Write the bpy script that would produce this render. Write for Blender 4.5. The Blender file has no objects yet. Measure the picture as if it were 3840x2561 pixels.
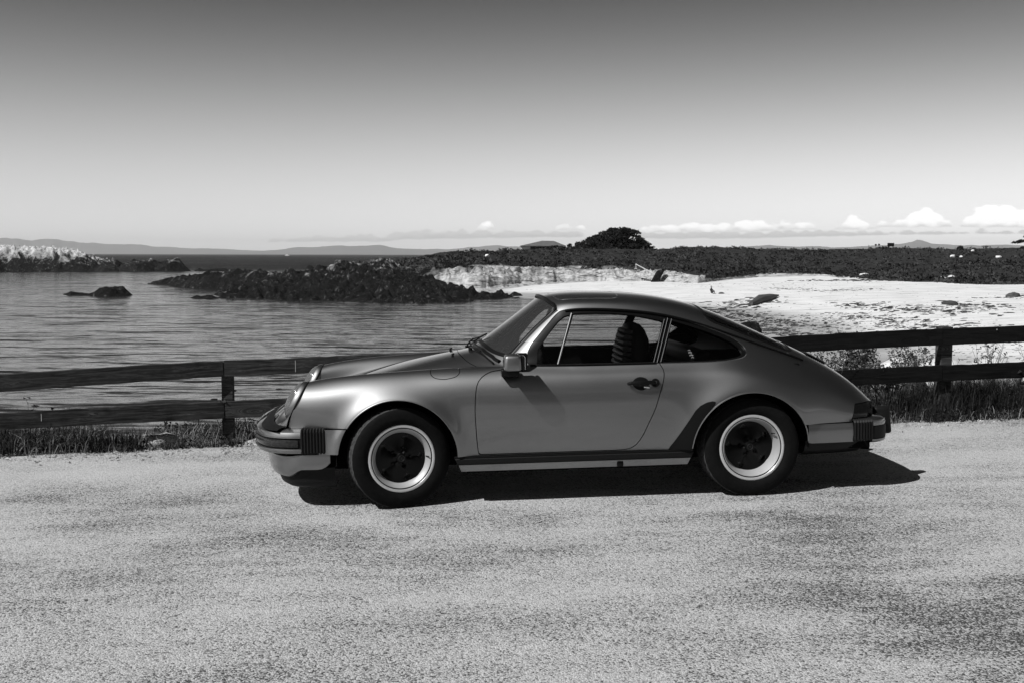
import bpy, math, random
import numpy as np
from mathutils import Vector, Matrix

random.seed(7)
RNG = np.random.default_rng(11)
scene = bpy.context.scene
COL = scene.collection

# ------------------------------------------------------------------ camera
cam_data = bpy.data.cameras.new('camera')
cam = bpy.data.objects.new('camera', cam_data)
COL.objects.link(cam)
cam_data.sensor_width = 36.0
cam_data.lens = 37.5
cam_data.clip_start = 0.1
cam_data.clip_end = 120000.0
PITCH, ROLL = math.radians(4.638), math.radians(0.126)
cam.matrix_world = Matrix.Translation((0, 0, 1.5)) @ Matrix.Rotation(math.pi / 2 - PITCH, 4, 'X') @ Matrix.Rotation(ROLL, 4, 'Z')
scene.camera = cam

# ------------------------------------------------------------------ light
SUN_TO = Vector((-0.369, -0.247, 0.494)).normalized()      # towards the sun: front left, behind the camera
SUN_EL = math.asin(SUN_TO.z)
SUN_AZ = math.atan2(SUN_TO.x, SUN_TO.y)
world = bpy.data.worlds.new('World')
scene.world = world
world.use_nodes = True
wt = world.node_tree
for n in list(wt.nodes):
    wt.nodes.remove(n)

def wn(kind, **kw):
    n = wt.nodes.new(kind)
    for k, v in kw.items():
        setattr(n, k, v)
    return n

def wmath(op, a, b=None):
    n = wn('ShaderNodeMath', operation=op)
    for i, v in enumerate((a, b)):
        if v is None:
            continue
        if isinstance(v, (int, float)):
            n.inputs[i].default_value = v
        else:
            wt.links.new(v, n.inputs[i])
    return n.outputs[0]

sky = wn('ShaderNodeTexSky', sky_type='NISHITA')
sky.sun_disc = False
sky.sun_elevation = SUN_EL
sky.sun_rotation = SUN_AZ
sky.altitude = 10.0
sky.air_density = 1.0
sky.dust_density = 1.0
sky.ozone_density = 1.0
sep = wn('ShaderNodeSeparateColor')
wt.links.new(sky.outputs[0], sep.inputs[0])
# black and white film behind a red filter and a polariser: red light only, darkest a right angle from the sun
tc = wn('ShaderNodeTexCoord')
dot = wn('ShaderNodeVectorMath', operation='DOT_PRODUCT')
wt.links.new(tc.outputs['Generated'], dot.inputs[0])
dot.inputs[1].default_value = SUN_TO
c2 = wmath('POWER', wmath('ABSOLUTE', dot.outputs['Value']), 2.0)
pol = wmath('DIVIDE', wmath('SUBTRACT', 1.0, c2), wmath('ADD', 1.0, c2))
keep = wmath('SUBTRACT', 1.0, wmath('MULTIPLY', pol, 0.55))
red = wmath('MULTIPLY', sep.outputs[0], keep)
# sea air: pale towards the horizon
nrm = wn('ShaderNodeVectorMath', operation='NORMALIZE')
wt.links.new(tc.outputs['Generated'], nrm.inputs[0])
sz = wn('ShaderNodeSeparateXYZ')
wt.links.new(nrm.outputs[0], sz.inputs[0])
el = wmath('MAXIMUM', sz.outputs[2], 0.0)
veil = wmath('EXPONENT', wmath('MULTIPLY', wmath('POWER', wmath('DIVIDE', el, 0.150), 2.0), -1.0))
keep2 = wmath('SUBTRACT', 1.0, wmath('MULTIPLY', pol, 0.45))
filt = wmath('ADD', wmath('MULTIPLY', red, 0.25), wmath('MULTIPLY', wmath('MULTIPLY', veil, keep2), 13.0))
# clouds low over the far shore; heights and bearings as slopes seen from the lot
inv = wmath('DIVIDE', 1.0, wmath('MAXIMUM', sz.outputs[1], 0.05))
tx = wmath('MULTIPLY', sz.outputs[0], inv)
tz = wmath('MULTIPLY', sz.outputs[2], inv)
front = wmath('GREATER_THAN', sz.outputs[1], 0.3)
cv = wn('ShaderNodeCombineXYZ')
wt.links.new(wmath('MULTIPLY', tx, 90.0), cv.inputs[0])
wt.links.new(wmath('MULTIPLY', tz, 150.0), cv.inputs[1])
puff = wn('ShaderNodeTexNoise', noise_dimensions='2D')
wt.links.new(cv.outputs[0], puff.inputs['Vector'])
puff.inputs['Scale'].default_value = 1.0
puff.inputs['Detail'].default_value = 5.0
puff.inputs['Roughness'].default_value = 0.55
bil = wn('ShaderNodeTexVoronoi', feature='SMOOTH_F1', voronoi_dimensions='2D')
wt.links.new(cv.outputs[0], bil.inputs['Vector'])
bil.inputs['Scale'].default_value = 0.8
bil.inputs['Smoothness'].default_value = 0.25
lump = wmath('ADD', wmath('SUBTRACT', 0.35, wmath('MULTIPLY', bil.outputs['Distance'], 0.9)), wmath('MULTIPLY', wmath('SUBTRACT', puff.outputs['Fac'], 0.5), 1.2))
def wmap(v, a, b, lo=0.0, hi=1.0):
    n = wn('ShaderNodeMapRange', interpolation_type='SMOOTHSTEP')
    wt.links.new(v, n.inputs['Value'])
    for k, x in (('From Min', a), ('From Max', b), ('To Min', lo), ('To Max', hi)):
        n.inputs[k].default_value = x
    return n.outputs[0]
def skyline(stops):
    """ramp over the bearing: red = top, green = base, both in units of 0.05"""
    r = wn('ShaderNodeValToRGB')
    e = r.color_ramp.elements
    while len(e) > 1:
        e.remove(e[-1])
    for k, (t, top, base) in enumerate(stops):
        q = e[0] if k == 0 else e.new((t + .30) / .85)
        q.position = (t + .30) / .85
        q.color = (top / .05, base / .05, 0, 1)
    wt.links.new(wmath('DIVIDE', wmath('ADD', tx, .30), .85), r.inputs['Fac'])
    sp = wn('ShaderNodeSeparateColor')
    wt.links.new(r.outputs['Color'], sp.inputs[0])
    return wmath('MULTIPLY', sp.outputs[0], .05), wmath('MULTIPLY', sp.outputs[1], .05)
WHITE = [(-.036,.020,.0225),(-.030,.0295,.0225),(-.018,.0295,.0225),(-.010,.020,.0225), (.036,.020,.022),(.044,.0275,.022),(.066,.0265,.022),(.072,.020,.022),
         (.112,.019,.0205),(.125,.0275,.0205),(.152,.0275,.0205),(.165,.0295,.0212),(.205,.0300,.0212),(.226,.0335,.0212),(.243,.0270,.022),(.251,.0310,.0235),(.278,.0315,.0235),(.287,.0225,.0235),
         (.298,.0235,.0235),(.312,.0345,.0235),(.322,.0375,.0235),(.336,.0265,.0240),(.345,.0320,.0262),(.356,.0300,.0258),(.378,.0420,.0258),(.386,.0440,.0258),(.408,.0320,.0258),(.413,.0250,.0258),(.421,.0340,.0258),(.437,.0470,.0258),(.470,.0460,.0258),(.550,.036,.0258)]
GREY = [(-.240,.006,.010),(-.225,.0140,.0110),(-.150,.0180,.0115),(-.115,.0165,.0115),(-.108,.0215,.0135),(-.02,.0225,.0150),(.06,.0215,.0160),(.078,.0170,.0165),(.095,.0215,.0150),(.20,.0225,.0150),(.27,.0230,.0165),(.35,.0225,.0185),(.42,.0235,.0200),(.55,.0240,.0200)]
sky_v = filt
for stops, soft, amp, dens, lo, hi in ((GREY, .0030, .0060, .85, 5.6, 6.8), (WHITE, .0022, .0066, 1.0, 8.3, 12.5)):
    top, base = skyline(stops)
    a = wmap(wmath('ADD', wmath('SUBTRACT', wmath('ADD', top, .0008), tz), wmath('MULTIPLY', lump, amp)), 0.0, soft, 0.0, dens)
    b = wmap(wmath('ADD', wmath('SUBTRACT', tz, base), wmath('MULTIPLY', lump, .0012)), -.0006, .0012)
    c = wmap(wmath('SUBTRACT', top, base), -.0010, .0030)
    msk = wmath('MULTIPLY', wmath('MULTIPLY', a, b), wmath('MULTIPLY', c, front))
    val = wmap(wmath('ADD', wmath('SUBTRACT', tz, base), wmath('MULTIPLY', lump, .0050)), -.0008, .0060, lo, hi)
    sky_v = wmath('ADD', wmath('MULTIPLY', sky_v, wmath('SUBTRACT', 1.0, msk)), wmath('MULTIPLY', msk, val))
filt = sky_v
bg = wn('ShaderNodeBackground')
bg.inputs['Strength'].default_value = 0.10
comb = wn('ShaderNodeCombineColor')
for i in range(3):
    wt.links.new(filt, comb.inputs[i])
wt.links.new(comb.outputs[0], bg.inputs['Color'])
wo = wn('ShaderNodeOutputWorld')
wt.links.new(bg.outputs[0], wo.inputs['Surface'])

sun_data = bpy.data.lights.new('sun', 'SUN')
sun_data.energy = 5.0
sun_data.angle = math.radians(0.53)
sun_data.color = (1.0, 1.0, 1.0)
sun = bpy.data.objects.new('sun', sun_data)
COL.objects.link(sun)
sun.rotation_euler = (-SUN_TO).to_track_quat('-Z', 'Y').to_euler()

scene.view_settings.view_transform = 'Standard'
scene.view_settings.look = 'None'
scene.view_settings.exposure = 0.0
scene.view_settings.gamma = 1.0
scene.view_settings.use_curve_mapping = False
scene.render.film_transparent = False
scene.cycles.max_bounces = 10
scene.cycles.transparent_max_bounces = 16
scene.cycles.caustics_reflective = False
scene.cycles.caustics_refractive = False

# ------------------------------------------------------------------ helpers
def _hash(ix, iy, iz, seed):
    h = (ix.astype(np.int64) * 374761393 + iy.astype(np.int64) * 668265263 + iz.astype(np.int64) * 2147483647 + seed * 1274126177) & 0xFFFFFFFF
    h = ((h ^ (h >> 13)) * 1274126177) & 0xFFFFFFFF
    h = ((h ^ (h >> 16)) * 2246822519) & 0xFFFFFFFF
    return ((h ^ (h >> 15)) & 0xFFFFFF).astype(float) / 0xFFFFFF * 2 - 1

def vnoise(p, seed=0):
    p = np.asarray(p, float)
    i = np.floor(p).astype(np.int64)
    f = p - i
    f = f * f * f * (f * (f * 6 - 15) + 10)
    r = 0
    for dx in (0, 1):
        wx = f[..., 0] if dx else 1 - f[..., 0]
        for dy in (0, 1):
            wy = f[..., 1] if dy else 1 - f[..., 1]
            for dz in (0, 1):
                wz = f[..., 2] if dz else 1 - f[..., 2]
                r = r + wx * wy * wz * _hash(i[..., 0] + dx, i[..., 1] + dy, i[..., 2] + dz, seed)
    return r

def fbm(p, octaves=4, seed=0, gain=0.5, lac=2.03, ridged=False):
    a, s, t = 1.0, 0.0, 0.0
    q = np.asarray(p, float)
    for o in range(octaves):
        n = vnoise(q, seed + o * 17)
        if ridged:
            n = 1 - 2 * np.abs(n)
        s = s + a * n
        t += a
        a *= gain
        q = q * lac + 3.7
    return s / t

def mesh_of(name, verts, faces, mat=None, smooth=True, normals=None):
    me = bpy.data.meshes.new(name)
    verts = np.asarray(verts, float)
    me.from_pydata([tuple(v) for v in verts.tolist()], [], [tuple(int(i) for i in f) for f in faces])
    me.polygons.foreach_set('use_smooth', [bool(smooth)] * len(me.polygons))
    if mat:
        me.materials.append(mat)
    me.update()
    if normals is not None and smooth:
        me.normals_split_custom_set_from_vertices([tuple(n) for n in np.asarray(normals).tolist()])
    return me

def grid_mesh(name, V, mat, smooth=True):
    """V (a,b,3) array -> quad mesh, built fast."""
    a, b = V.shape[:2]
    idx = np.arange(a * b).reshape(a, b)
    q = np.stack([idx[:-1, :-1], idx[1:, :-1], idx[1:, 1:], idx[:-1, 1:]], -1).reshape(-1, 4)
    return big_mesh(name, V.reshape(-1, 3), q, mat, smooth)

def big_mesh(name, V, F, mat, smooth=True):
    """all faces of one size, arrays straight into the mesh."""
    V = np.asarray(V, np.float32)
    F = np.asarray(F, np.int32)
    me = bpy.data.meshes.new(name)
    me.vertices.add(len(V))
    me.vertices.foreach_set('co', V.ravel())
    n, k = F.shape
    me.loops.add(n * k)
    me.loops.foreach_set('vertex_index', F.ravel())
    me.polygons.add(n)
    me.polygons.foreach_set('loop_start', np.arange(n, dtype=np.int32) * k)
    me.polygons.foreach_set('loop_total', np.full(n, k, np.int32))
    me.polygons.foreach_set('use_smooth', np.full(n, smooth, bool))
    if mat:
        me.materials.append(mat)
    me.update(calc_edges=True)
    me.validate()
    return me

def put(name, me, parent=None, label=None, cat=None, group=None, kind=None):
    o = bpy.data.objects.new(name, me)
    COL.objects.link(o)
    if parent is not None:
        o.parent = parent
    tag(o, label, cat, group, kind)
    return o

def tag(o, label=None, cat=None, group=None, kind=None):
    for k, v in (('label', label), ('category', cat), ('group', group), ('kind', kind)):
        if v:
            o[k] = v
    return o

def empty(name, loc=(0, 0, 0), label=None, cat=None, group=None):
    o = bpy.data.objects.new(name, None)
    COL.objects.link(o)
    o.location = loc
    o.empty_display_size = 0.2
    return tag(o, label, cat, group)

class MB:
    """collects simple shapes into one mesh"""
    def __init__(self):
        self.v, self.f = [], []
    def add(self, V, F):
        n = len(self.v)
        self.v += [tuple(map(float, p)) for p in V]
        self.f += [tuple(int(i) + n for i in f) for f in F]
        return self
    def box(self, c, s, R=None, taper=1.0):
        V = []
        for z in (-1, 1):
            t = 1.0 if z < 0 else taper
            for x, y in ((-1, -1), (1, -1), (1, 1), (-1, 1)):
                p = Vector((x * s[0] / 2 * t, y * s[1] / 2 * t, z * s[2] / 2))
                if R is not None:
                    p = R @ p
                V.append(p + Vector(c))
        return self.add(V, [(3, 2, 1, 0), (4, 5, 6, 7), (0, 1, 5, 4), (1, 2, 6, 5), (2, 3, 7, 6), (3, 0, 4, 7)])
    def tube(self, pts, r, n=8, closed=False, cap=True):
        pts = [Vector(p) for p in pts]
        m = len(pts)
        rr = r if isinstance(r, (list, tuple, np.ndarray)) else [r] * m
        V, F = [], []
        up = None
        for i, p in enumerate(pts):
            a = pts[(i - 1) % m] if (closed or i > 0) else p
            b = pts[(i + 1) % m] if (closed or i < m - 1) else p
            t = (b - a)
            t = t.normalized() if t.length > 1e-9 else Vector((0, 0, 1))
            if up is None:
                up = Vector((0, 0, 1)) if abs(t.z) < 0.9 else Vector((1, 0, 0))
            s = t.cross(up)
            s = s.normalized() if s.length > 1e-6 else t.orthogonal().normalized()
            u = s.cross(t).normalized()
            up = u
            for k in range(n):
                an = 2 * math.pi * k / n
                V.append(p + (s * math.cos(an) + u * math.sin(an)) * rr[i])
        for i in range(m if closed else m - 1):
            j = (i + 1) % m
            for k in range(n):
                l = (k + 1) % n
                F.append((i * n + k, i * n + l, j * n + l, j * n + k))
        if cap and not closed:
            F.append(tuple(range(n - 1, -1, -1)))
            F.append(tuple((m - 1) * n + k for k in range(n)))
        return self.add(V, F)
    def lathe(self, prof, n=48, M=None, ang=None):
        """prof list of (r, a): radius and height along local +Z, then matrix M"""
        V, F = [], []
        m = len(prof)
        full = ang is None
        cnt = n if full else n + 1
        for k in range(cnt):
            an = 2 * math.pi * k / n if full else ang[0] + (ang[1] - ang[0]) * k / n
            for r, a in prof:
                p = Vector((r * math.cos(an), r * math.sin(an), a))
                V.append(M @ p if M is not None else p)
        for k in range(n):
            l = (k + 1) % cnt
            for i in range(m - 1):
                F.append((k * m + i, l * m + i, l * m + i + 1, k * m + i + 1))
        return self.add(V, F)
    def prism(self, poly, depth, M=None):
        """poly in local XY, extruded to +Z depth"""
        n = len(poly)
        V = [Vector((x, y, 0)) for x, y in poly] + [Vector((x, y, depth)) for x, y in poly]
        if M is not None:
            V = [M @ p for p in V]
        F = [tuple(range(n - 1, -1, -1)), tuple(range(n, 2 * n))]
        F += [(i, (i + 1) % n, n + (i + 1) % n, n + i) for i in range(n)]
        return self.add(V, F)
    def mesh(self, name, mat, smooth=False, bevel=0.0, seg=2, angle=35):
        me = bpy.data.meshes.new(name)
        me.from_pydata(self.v, [], self.f)
        if mat:
            me.materials.append(mat)
        if bevel > 0:
            import bmesh
            bm = bmesh.new()
            bm.from_mesh(me)
            bmesh.ops.recalc_face_normals(bm, faces=bm.faces)
            ed = [e for e in bm.edges if len(e.link_faces) == 2 and e.calc_face_angle(0) > math.radians(angle)]
            bmesh.ops.bevel(bm, geom=ed, offset=bevel, segments=seg, profile=0.5, affect='EDGES')
            bm.to_mesh(me)
            bm.free()
        me.polygons.foreach_set('use_smooth', [bool(smooth)] * len(me.polygons))
        me.update()
        if smooth:
            try:
                me.set_sharp_from_angle(angle=math.radians(angle))
            except Exception:
                pass
        return me

def interp_path(pts, n):
    """Catmull-Rom through pts, n samples by chord length"""
    P = np.asarray(pts, float)
    d = np.r_[0, np.cumsum(np.linalg.norm(np.diff(P, axis=0), axis=1))]
    t = np.linspace(0, d[-1], n)
    m = np.zeros_like(P)
    m[1:-1] = (P[2:] - P[:-2]) / (d[2:] - d[:-2])[:, None]
    m[0] = (P[1] - P[0]) / (d[1] - d[0])
    m[-1] = (P[-1] - P[-2]) / (d[-1] - d[-2])
    i = np.clip(np.searchsorted(d, t, side='right') - 1, 0, len(P) - 2)
    h = (d[i + 1] - d[i])[:, None]
    s = ((t - d[i]) / (d[i + 1] - d[i]))[:, None]
    return (2 * s**3 - 3 * s**2 + 1) * P[i] + (s**3 - 2 * s**2 + s) * h * m[i] + (-2 * s**3 + 3 * s**2) * P[i + 1] + (s**3 - s**2) * h * m[i + 1]

def sd_poly(X, Z, poly):
    """signed distance to a closed polygon, negative inside"""
    P = np.asarray(poly, float)
    X = np.asarray(X, float); Z = np.asarray(Z, float)
    d = np.full(X.shape, 1e9)
    ins = np.zeros(X.shape, bool)
    n = len(P)
    for i in range(n):
        a, b = P[i], P[(i + 1) % n]
        e = b - a
        L = e @ e
        if L < 1e-14:
            continue
        t = np.clip(((X - a[0]) * e[0] + (Z - a[1]) * e[1]) / L, 0, 1)
        d = np.minimum(d, np.hypot(X - a[0] - t * e[0], Z - a[1] - t * e[1]))
        c = (a[1] > Z) != (b[1] > Z)
        if e[1] != 0:
            ins ^= c & (X < a[0] + e[0] * (Z - a[1]) / e[1])
    return np.where(ins, -d, d)

def closed_smooth(pts, n):
    """closed Catmull-Rom polygon"""
    P = list(pts)
    Q = P[-3:] + P + P[:3]
    d = [0.0]
    for a, b in zip(Q[:-1], Q[1:]):
        d.append(d[-1] + math.dist(a, b))
    R = interp_path(Q, int(n * len(Q) / len(P)))
    t = np.linspace(0, d[-1], len(R))
    k = (t >= d[3]) & (t < d[3 + len(P)])
    return R[k]

# ------------------------------------------------------------------ materials (black and white film: everything is grey)
def nodes(name):
    m = bpy.data.materials.new(name)
    m.use_nodes = True
    nt = m.node_tree
    for n in list(nt.nodes):
        nt.nodes.remove(n)
    out = nt.nodes.new('ShaderNodeOutputMaterial')
    return m, nt, out

def N(nt, kind, ins=None, **kw):
    n = nt.nodes.new(kind)
    for k, v in kw.items():
        setattr(n, k, v)
    for k, v in (ins or {}).items():
        if hasattr(v, 'links') or hasattr(v, 'is_linked'):
            nt.links.new(v, n.inputs[k])
        else:
            n.inputs[k].default_value = v
    return n

def g3(v, a=1.0):
    return (v, v, v, a)

def ramp(nt, fac, stops, interp='LINEAR'):
    r = nt.nodes.new('ShaderNodeValToRGB')
    r.color_ramp.interpolation = interp
    e = r.color_ramp.elements
    while len(e) > 1:
        e.remove(e[-1])
    e[0].position, e[0].color = stops[0][0], g3(stops[0][1])
    for p, v in stops[1:]:
        k = e.new(p)
        k.color = g3(v)
    nt.links.new(fac, r.inputs['Fac'])
    return r.outputs['Color']

def simple(name, v, rough=0.5, metal=0.0, coat=0.0, noise=0.0, scale=30.0, bump=0.0, spec=0.5):
    m, nt, out = nodes(name)
    b = N(nt, 'ShaderNodeBsdfPrincipled', {'Base Color': g3(v), 'Roughness': rough, 'Metallic': metal, 'Coat Weight': coat, 'Coat Roughness': 0.04, 'Specular IOR Level': spec})
    if noise or bump:
        tcn = N(nt, 'ShaderNodeTexCoord')
        nz = N(nt, 'ShaderNodeTexNoise', {'Vector': tcn.outputs['Object'], 'Scale': scale, 'Detail': 5.0, 'Roughness': 0.6})
        if noise:
            nt.links.new(ramp(nt, nz.outputs['Fac'], [(0.25, max(0, v * (1 - noise))), (0.75, v * (1 + noise))]), b.inputs['Base Color'])
        if bump:
            bp = N(nt, 'ShaderNodeBump', {'Height': nz.outputs['Fac'], 'Strength': bump, 'Distance': 0.01})
            nt.links.new(bp.outputs[0], b.inputs['Normal'])
    nt.links.new(b.outputs[0], out.inputs[0])
    return m
# ================================================================== the car
M_CAR = Matrix(((0.9958921, -0.0886377, -0.0185029, -0.7736292), (0.0886865, 0.9960579, 0.0018302, 7.3818999),
                (0.0182678, -0.0034637, 0.9998271, -0.0900199), (0, 0, 0, 1)))

def metal_paint():
    m, nt, out = nodes('car_paint')
    tcn = N(nt, 'ShaderNodeTexCoord')
    nz = N(nt, 'ShaderNodeTexNoise', {'Vector': tcn.outputs['Object'], 'Scale': 900.0, 'Detail': 1.0})
    big = N(nt, 'ShaderNodeTexNoise', {'Vector': tcn.outputs['Object'], 'Scale': 2.5, 'Detail': 3.0})
    col = ramp(nt, nz.outputs['Fac'], [(0.3, PAINT * 0.85), (0.7, PAINT * 1.15)])
    ro = N(nt, 'ShaderNodeMapRange', {'Value': big.outputs['Fac'], 'From Min': 0.3, 'From Max': 0.7, 'To Min': 0.54, 'To Max': 0.57})
    flake = N(nt, 'ShaderNodeBsdfGlossy', {'Color': col, 'Roughness': ro.outputs[0]}, distribution='BECKMANN')
    wide = N(nt, 'ShaderNodeBsdfGlossy', {'Color': col, 'Roughness': 0.80}, distribution='BECKMANN')
    crisp = N(nt, 'ShaderNodeBsdfGlossy', {'Color': col, 'Roughness': 0.40}, distribution='BECKMANN')
    fl2 = N(nt, 'ShaderNodeMixShader', {0: 0.25, 1: flake.outputs[0], 2: crisp.outputs[0]})
    both_ = N(nt, 'ShaderNodeMixShader', {0: 0.10, 1: fl2.outputs[0], 2: wide.outputs[0]})
    dust = N(nt, 'ShaderNodeBsdfDiffuse', {'Color': g3(.09)})
    base = N(nt, 'ShaderNodeMixShader', {0: 0.07, 1: both_.outputs[0], 2: dust.outputs[0]})
    bk = N(nt, 'ShaderNodeNewGeometry')
    ior = N(nt, 'ShaderNodeMapRange', {'Value': bk.outputs['Backfacing'], 'To Min': 1.6, 'To Max': 1 / 1.6})
    fr = N(nt, 'ShaderNodeFresnel', {'IOR': ior.outputs[0]})
    clear = N(nt, 'ShaderNodeBsdfGlossy', {'Color': g3(1.0), 'Roughness': 0.02})
    b = N(nt, 'ShaderNodeMixShader', {0: fr.outputs[0], 1: base.outputs[0], 2: clear.outputs[0]})
    nt.links.new(b.outputs[0], out.inputs[0])
    return m

def glass_mat(name, tint, rough=0.0, ior=1.5, film=0.0):
    m, nt, out = nodes(name)
    fr = N(nt, 'ShaderNodeFresnel', {'IOR': ior})
    tr = N(nt, 'ShaderNodeBsdfTransparent', {'Color': g3(tint)})
    gl = N(nt, 'ShaderNodeBsdfGlossy', {'Color': g3(0.95), 'Roughness': rough})
    df = N(nt, 'ShaderNodeBsdfDiffuse', {'Color': g3(.6)})
    td = N(nt, 'ShaderNodeMixShader', {0: film, 1: tr.outputs[0], 2: df.outputs[0]})
    mx = N(nt, 'ShaderNodeMixShader', {0: fr.outputs[0], 1: td.outputs[0], 2: gl.outputs[0]})
    nt.links.new(mx.outputs[0], out.inputs[0])
    return m

PAINT = 0.25
MAT_PAINT = metal_paint()
MAT_RUBBER = simple('black_rubber', 0.006, 0.6, noise=0.25, scale=60, bump=0.15, spec=0.22)
MAT_TRIM = simple('black_trim', 0.005, 0.4, spec=0.18)
MAT_CHROME = simple('bright_trim', 0.65, 0.22, metal=1.0)
MAT_LINE = simple('thin_trim', 0.05, 0.5, metal=1.0)
MAT_GLASS = glass_mat('window_glass', 0.86)
MAT_WS = glass_mat('windscreen_glass', 0.74, ior=1.55, film=0.045)
MAT_LENS = None
def lens_mat():
    m, nt, out = nodes('fluted_lens')
    tcn = N(nt, 'ShaderNodeTexCoord')
    wv = N(nt, 'ShaderNodeTexWave', {'Vector': tcn.outputs['Object'], 'Scale': 18.0, 'Distortion': 0.4}, bands_direction='Y')
    bp = N(nt, 'ShaderNodeBump', {'Height': wv.outputs['Fac'], 'Strength': 0.5, 'Distance': 0.003})
    tr = N(nt, 'ShaderNodeBsdfTransparent', {'Color': g3(.8)})
    df = N(nt, 'ShaderNodeBsdfDiffuse', {'Color': g3(.22), 'Normal': bp.outputs[0]})
    gl = N(nt, 'ShaderNodeBsdfGlossy', {'Color': g3(.9), 'Roughness': .08, 'Normal': bp.outputs[0]})
    fr = N(nt, 'ShaderNodeFresnel', {'IOR': 1.5})
    m1 = N(nt, 'ShaderNodeMixShader', {0: .45, 1: tr.outputs[0], 2: df.outputs[0]})
    m2 = N(nt, 'ShaderNodeMixShader', {0: fr.outputs[0], 1: m1.outputs[0], 2: gl.outputs[0]})
    nt.links.new(m2.outputs[0], out.inputs[0])
    return m
MAT_LENS = lens_mat()
MAT_DARKLENS = simple('lamp_lens', 0.008, 0.15, spec=0.3)
MAT_INDICATOR = simple('indicator_lens', 0.022, 0.2, spec=0.4, noise=0.7, scale=70)
MAT_REFLECTOR = simple('lamp_reflector', 0.75, 0.18, metal=1.0)
MAT_UNDER = simple('underside', 0.005, 0.9, spec=0.05)
MAT_INSIDE = simple('cabin_lining', 0.006, 0.8, spec=0.1)
MAT_LEATHER = simple('seat_leather', 0.012, 0.5, bump=0.1, scale=80, spec=0.25)
MAT_PLEAT_LIT = simple('seat_pleat', 0.10, 0.5, noise=0.15, scale=60)  # seat leather with its tone lightened to stand in for sun on the ribs
MAT_RIM = simple('polished_rim', 0.72, 0.30, metal=0.55, noise=0.05, scale=40)
MAT_BARREL = simple('satin_rim', 0.40, 0.5, metal=0.25, noise=0.06, scale=30)
MAT_SPOKE = simple('black_spoke', 0.003, 0.35, spec=0.2)
MAT_BRAKE = simple('brake_disc', 0.22, 0.5, metal=0.6, noise=0.2, scale=25)
MAT_TREAD = simple('dusty_tread', 0.05, 0.9, noise=0.5, scale=40, bump=0.3, spec=0.1)
MAT_TYRE = simple('tyre_rubber', 0.006, 0.8, noise=0.35, scale=30, bump=0.2, spec=0.10)

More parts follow.
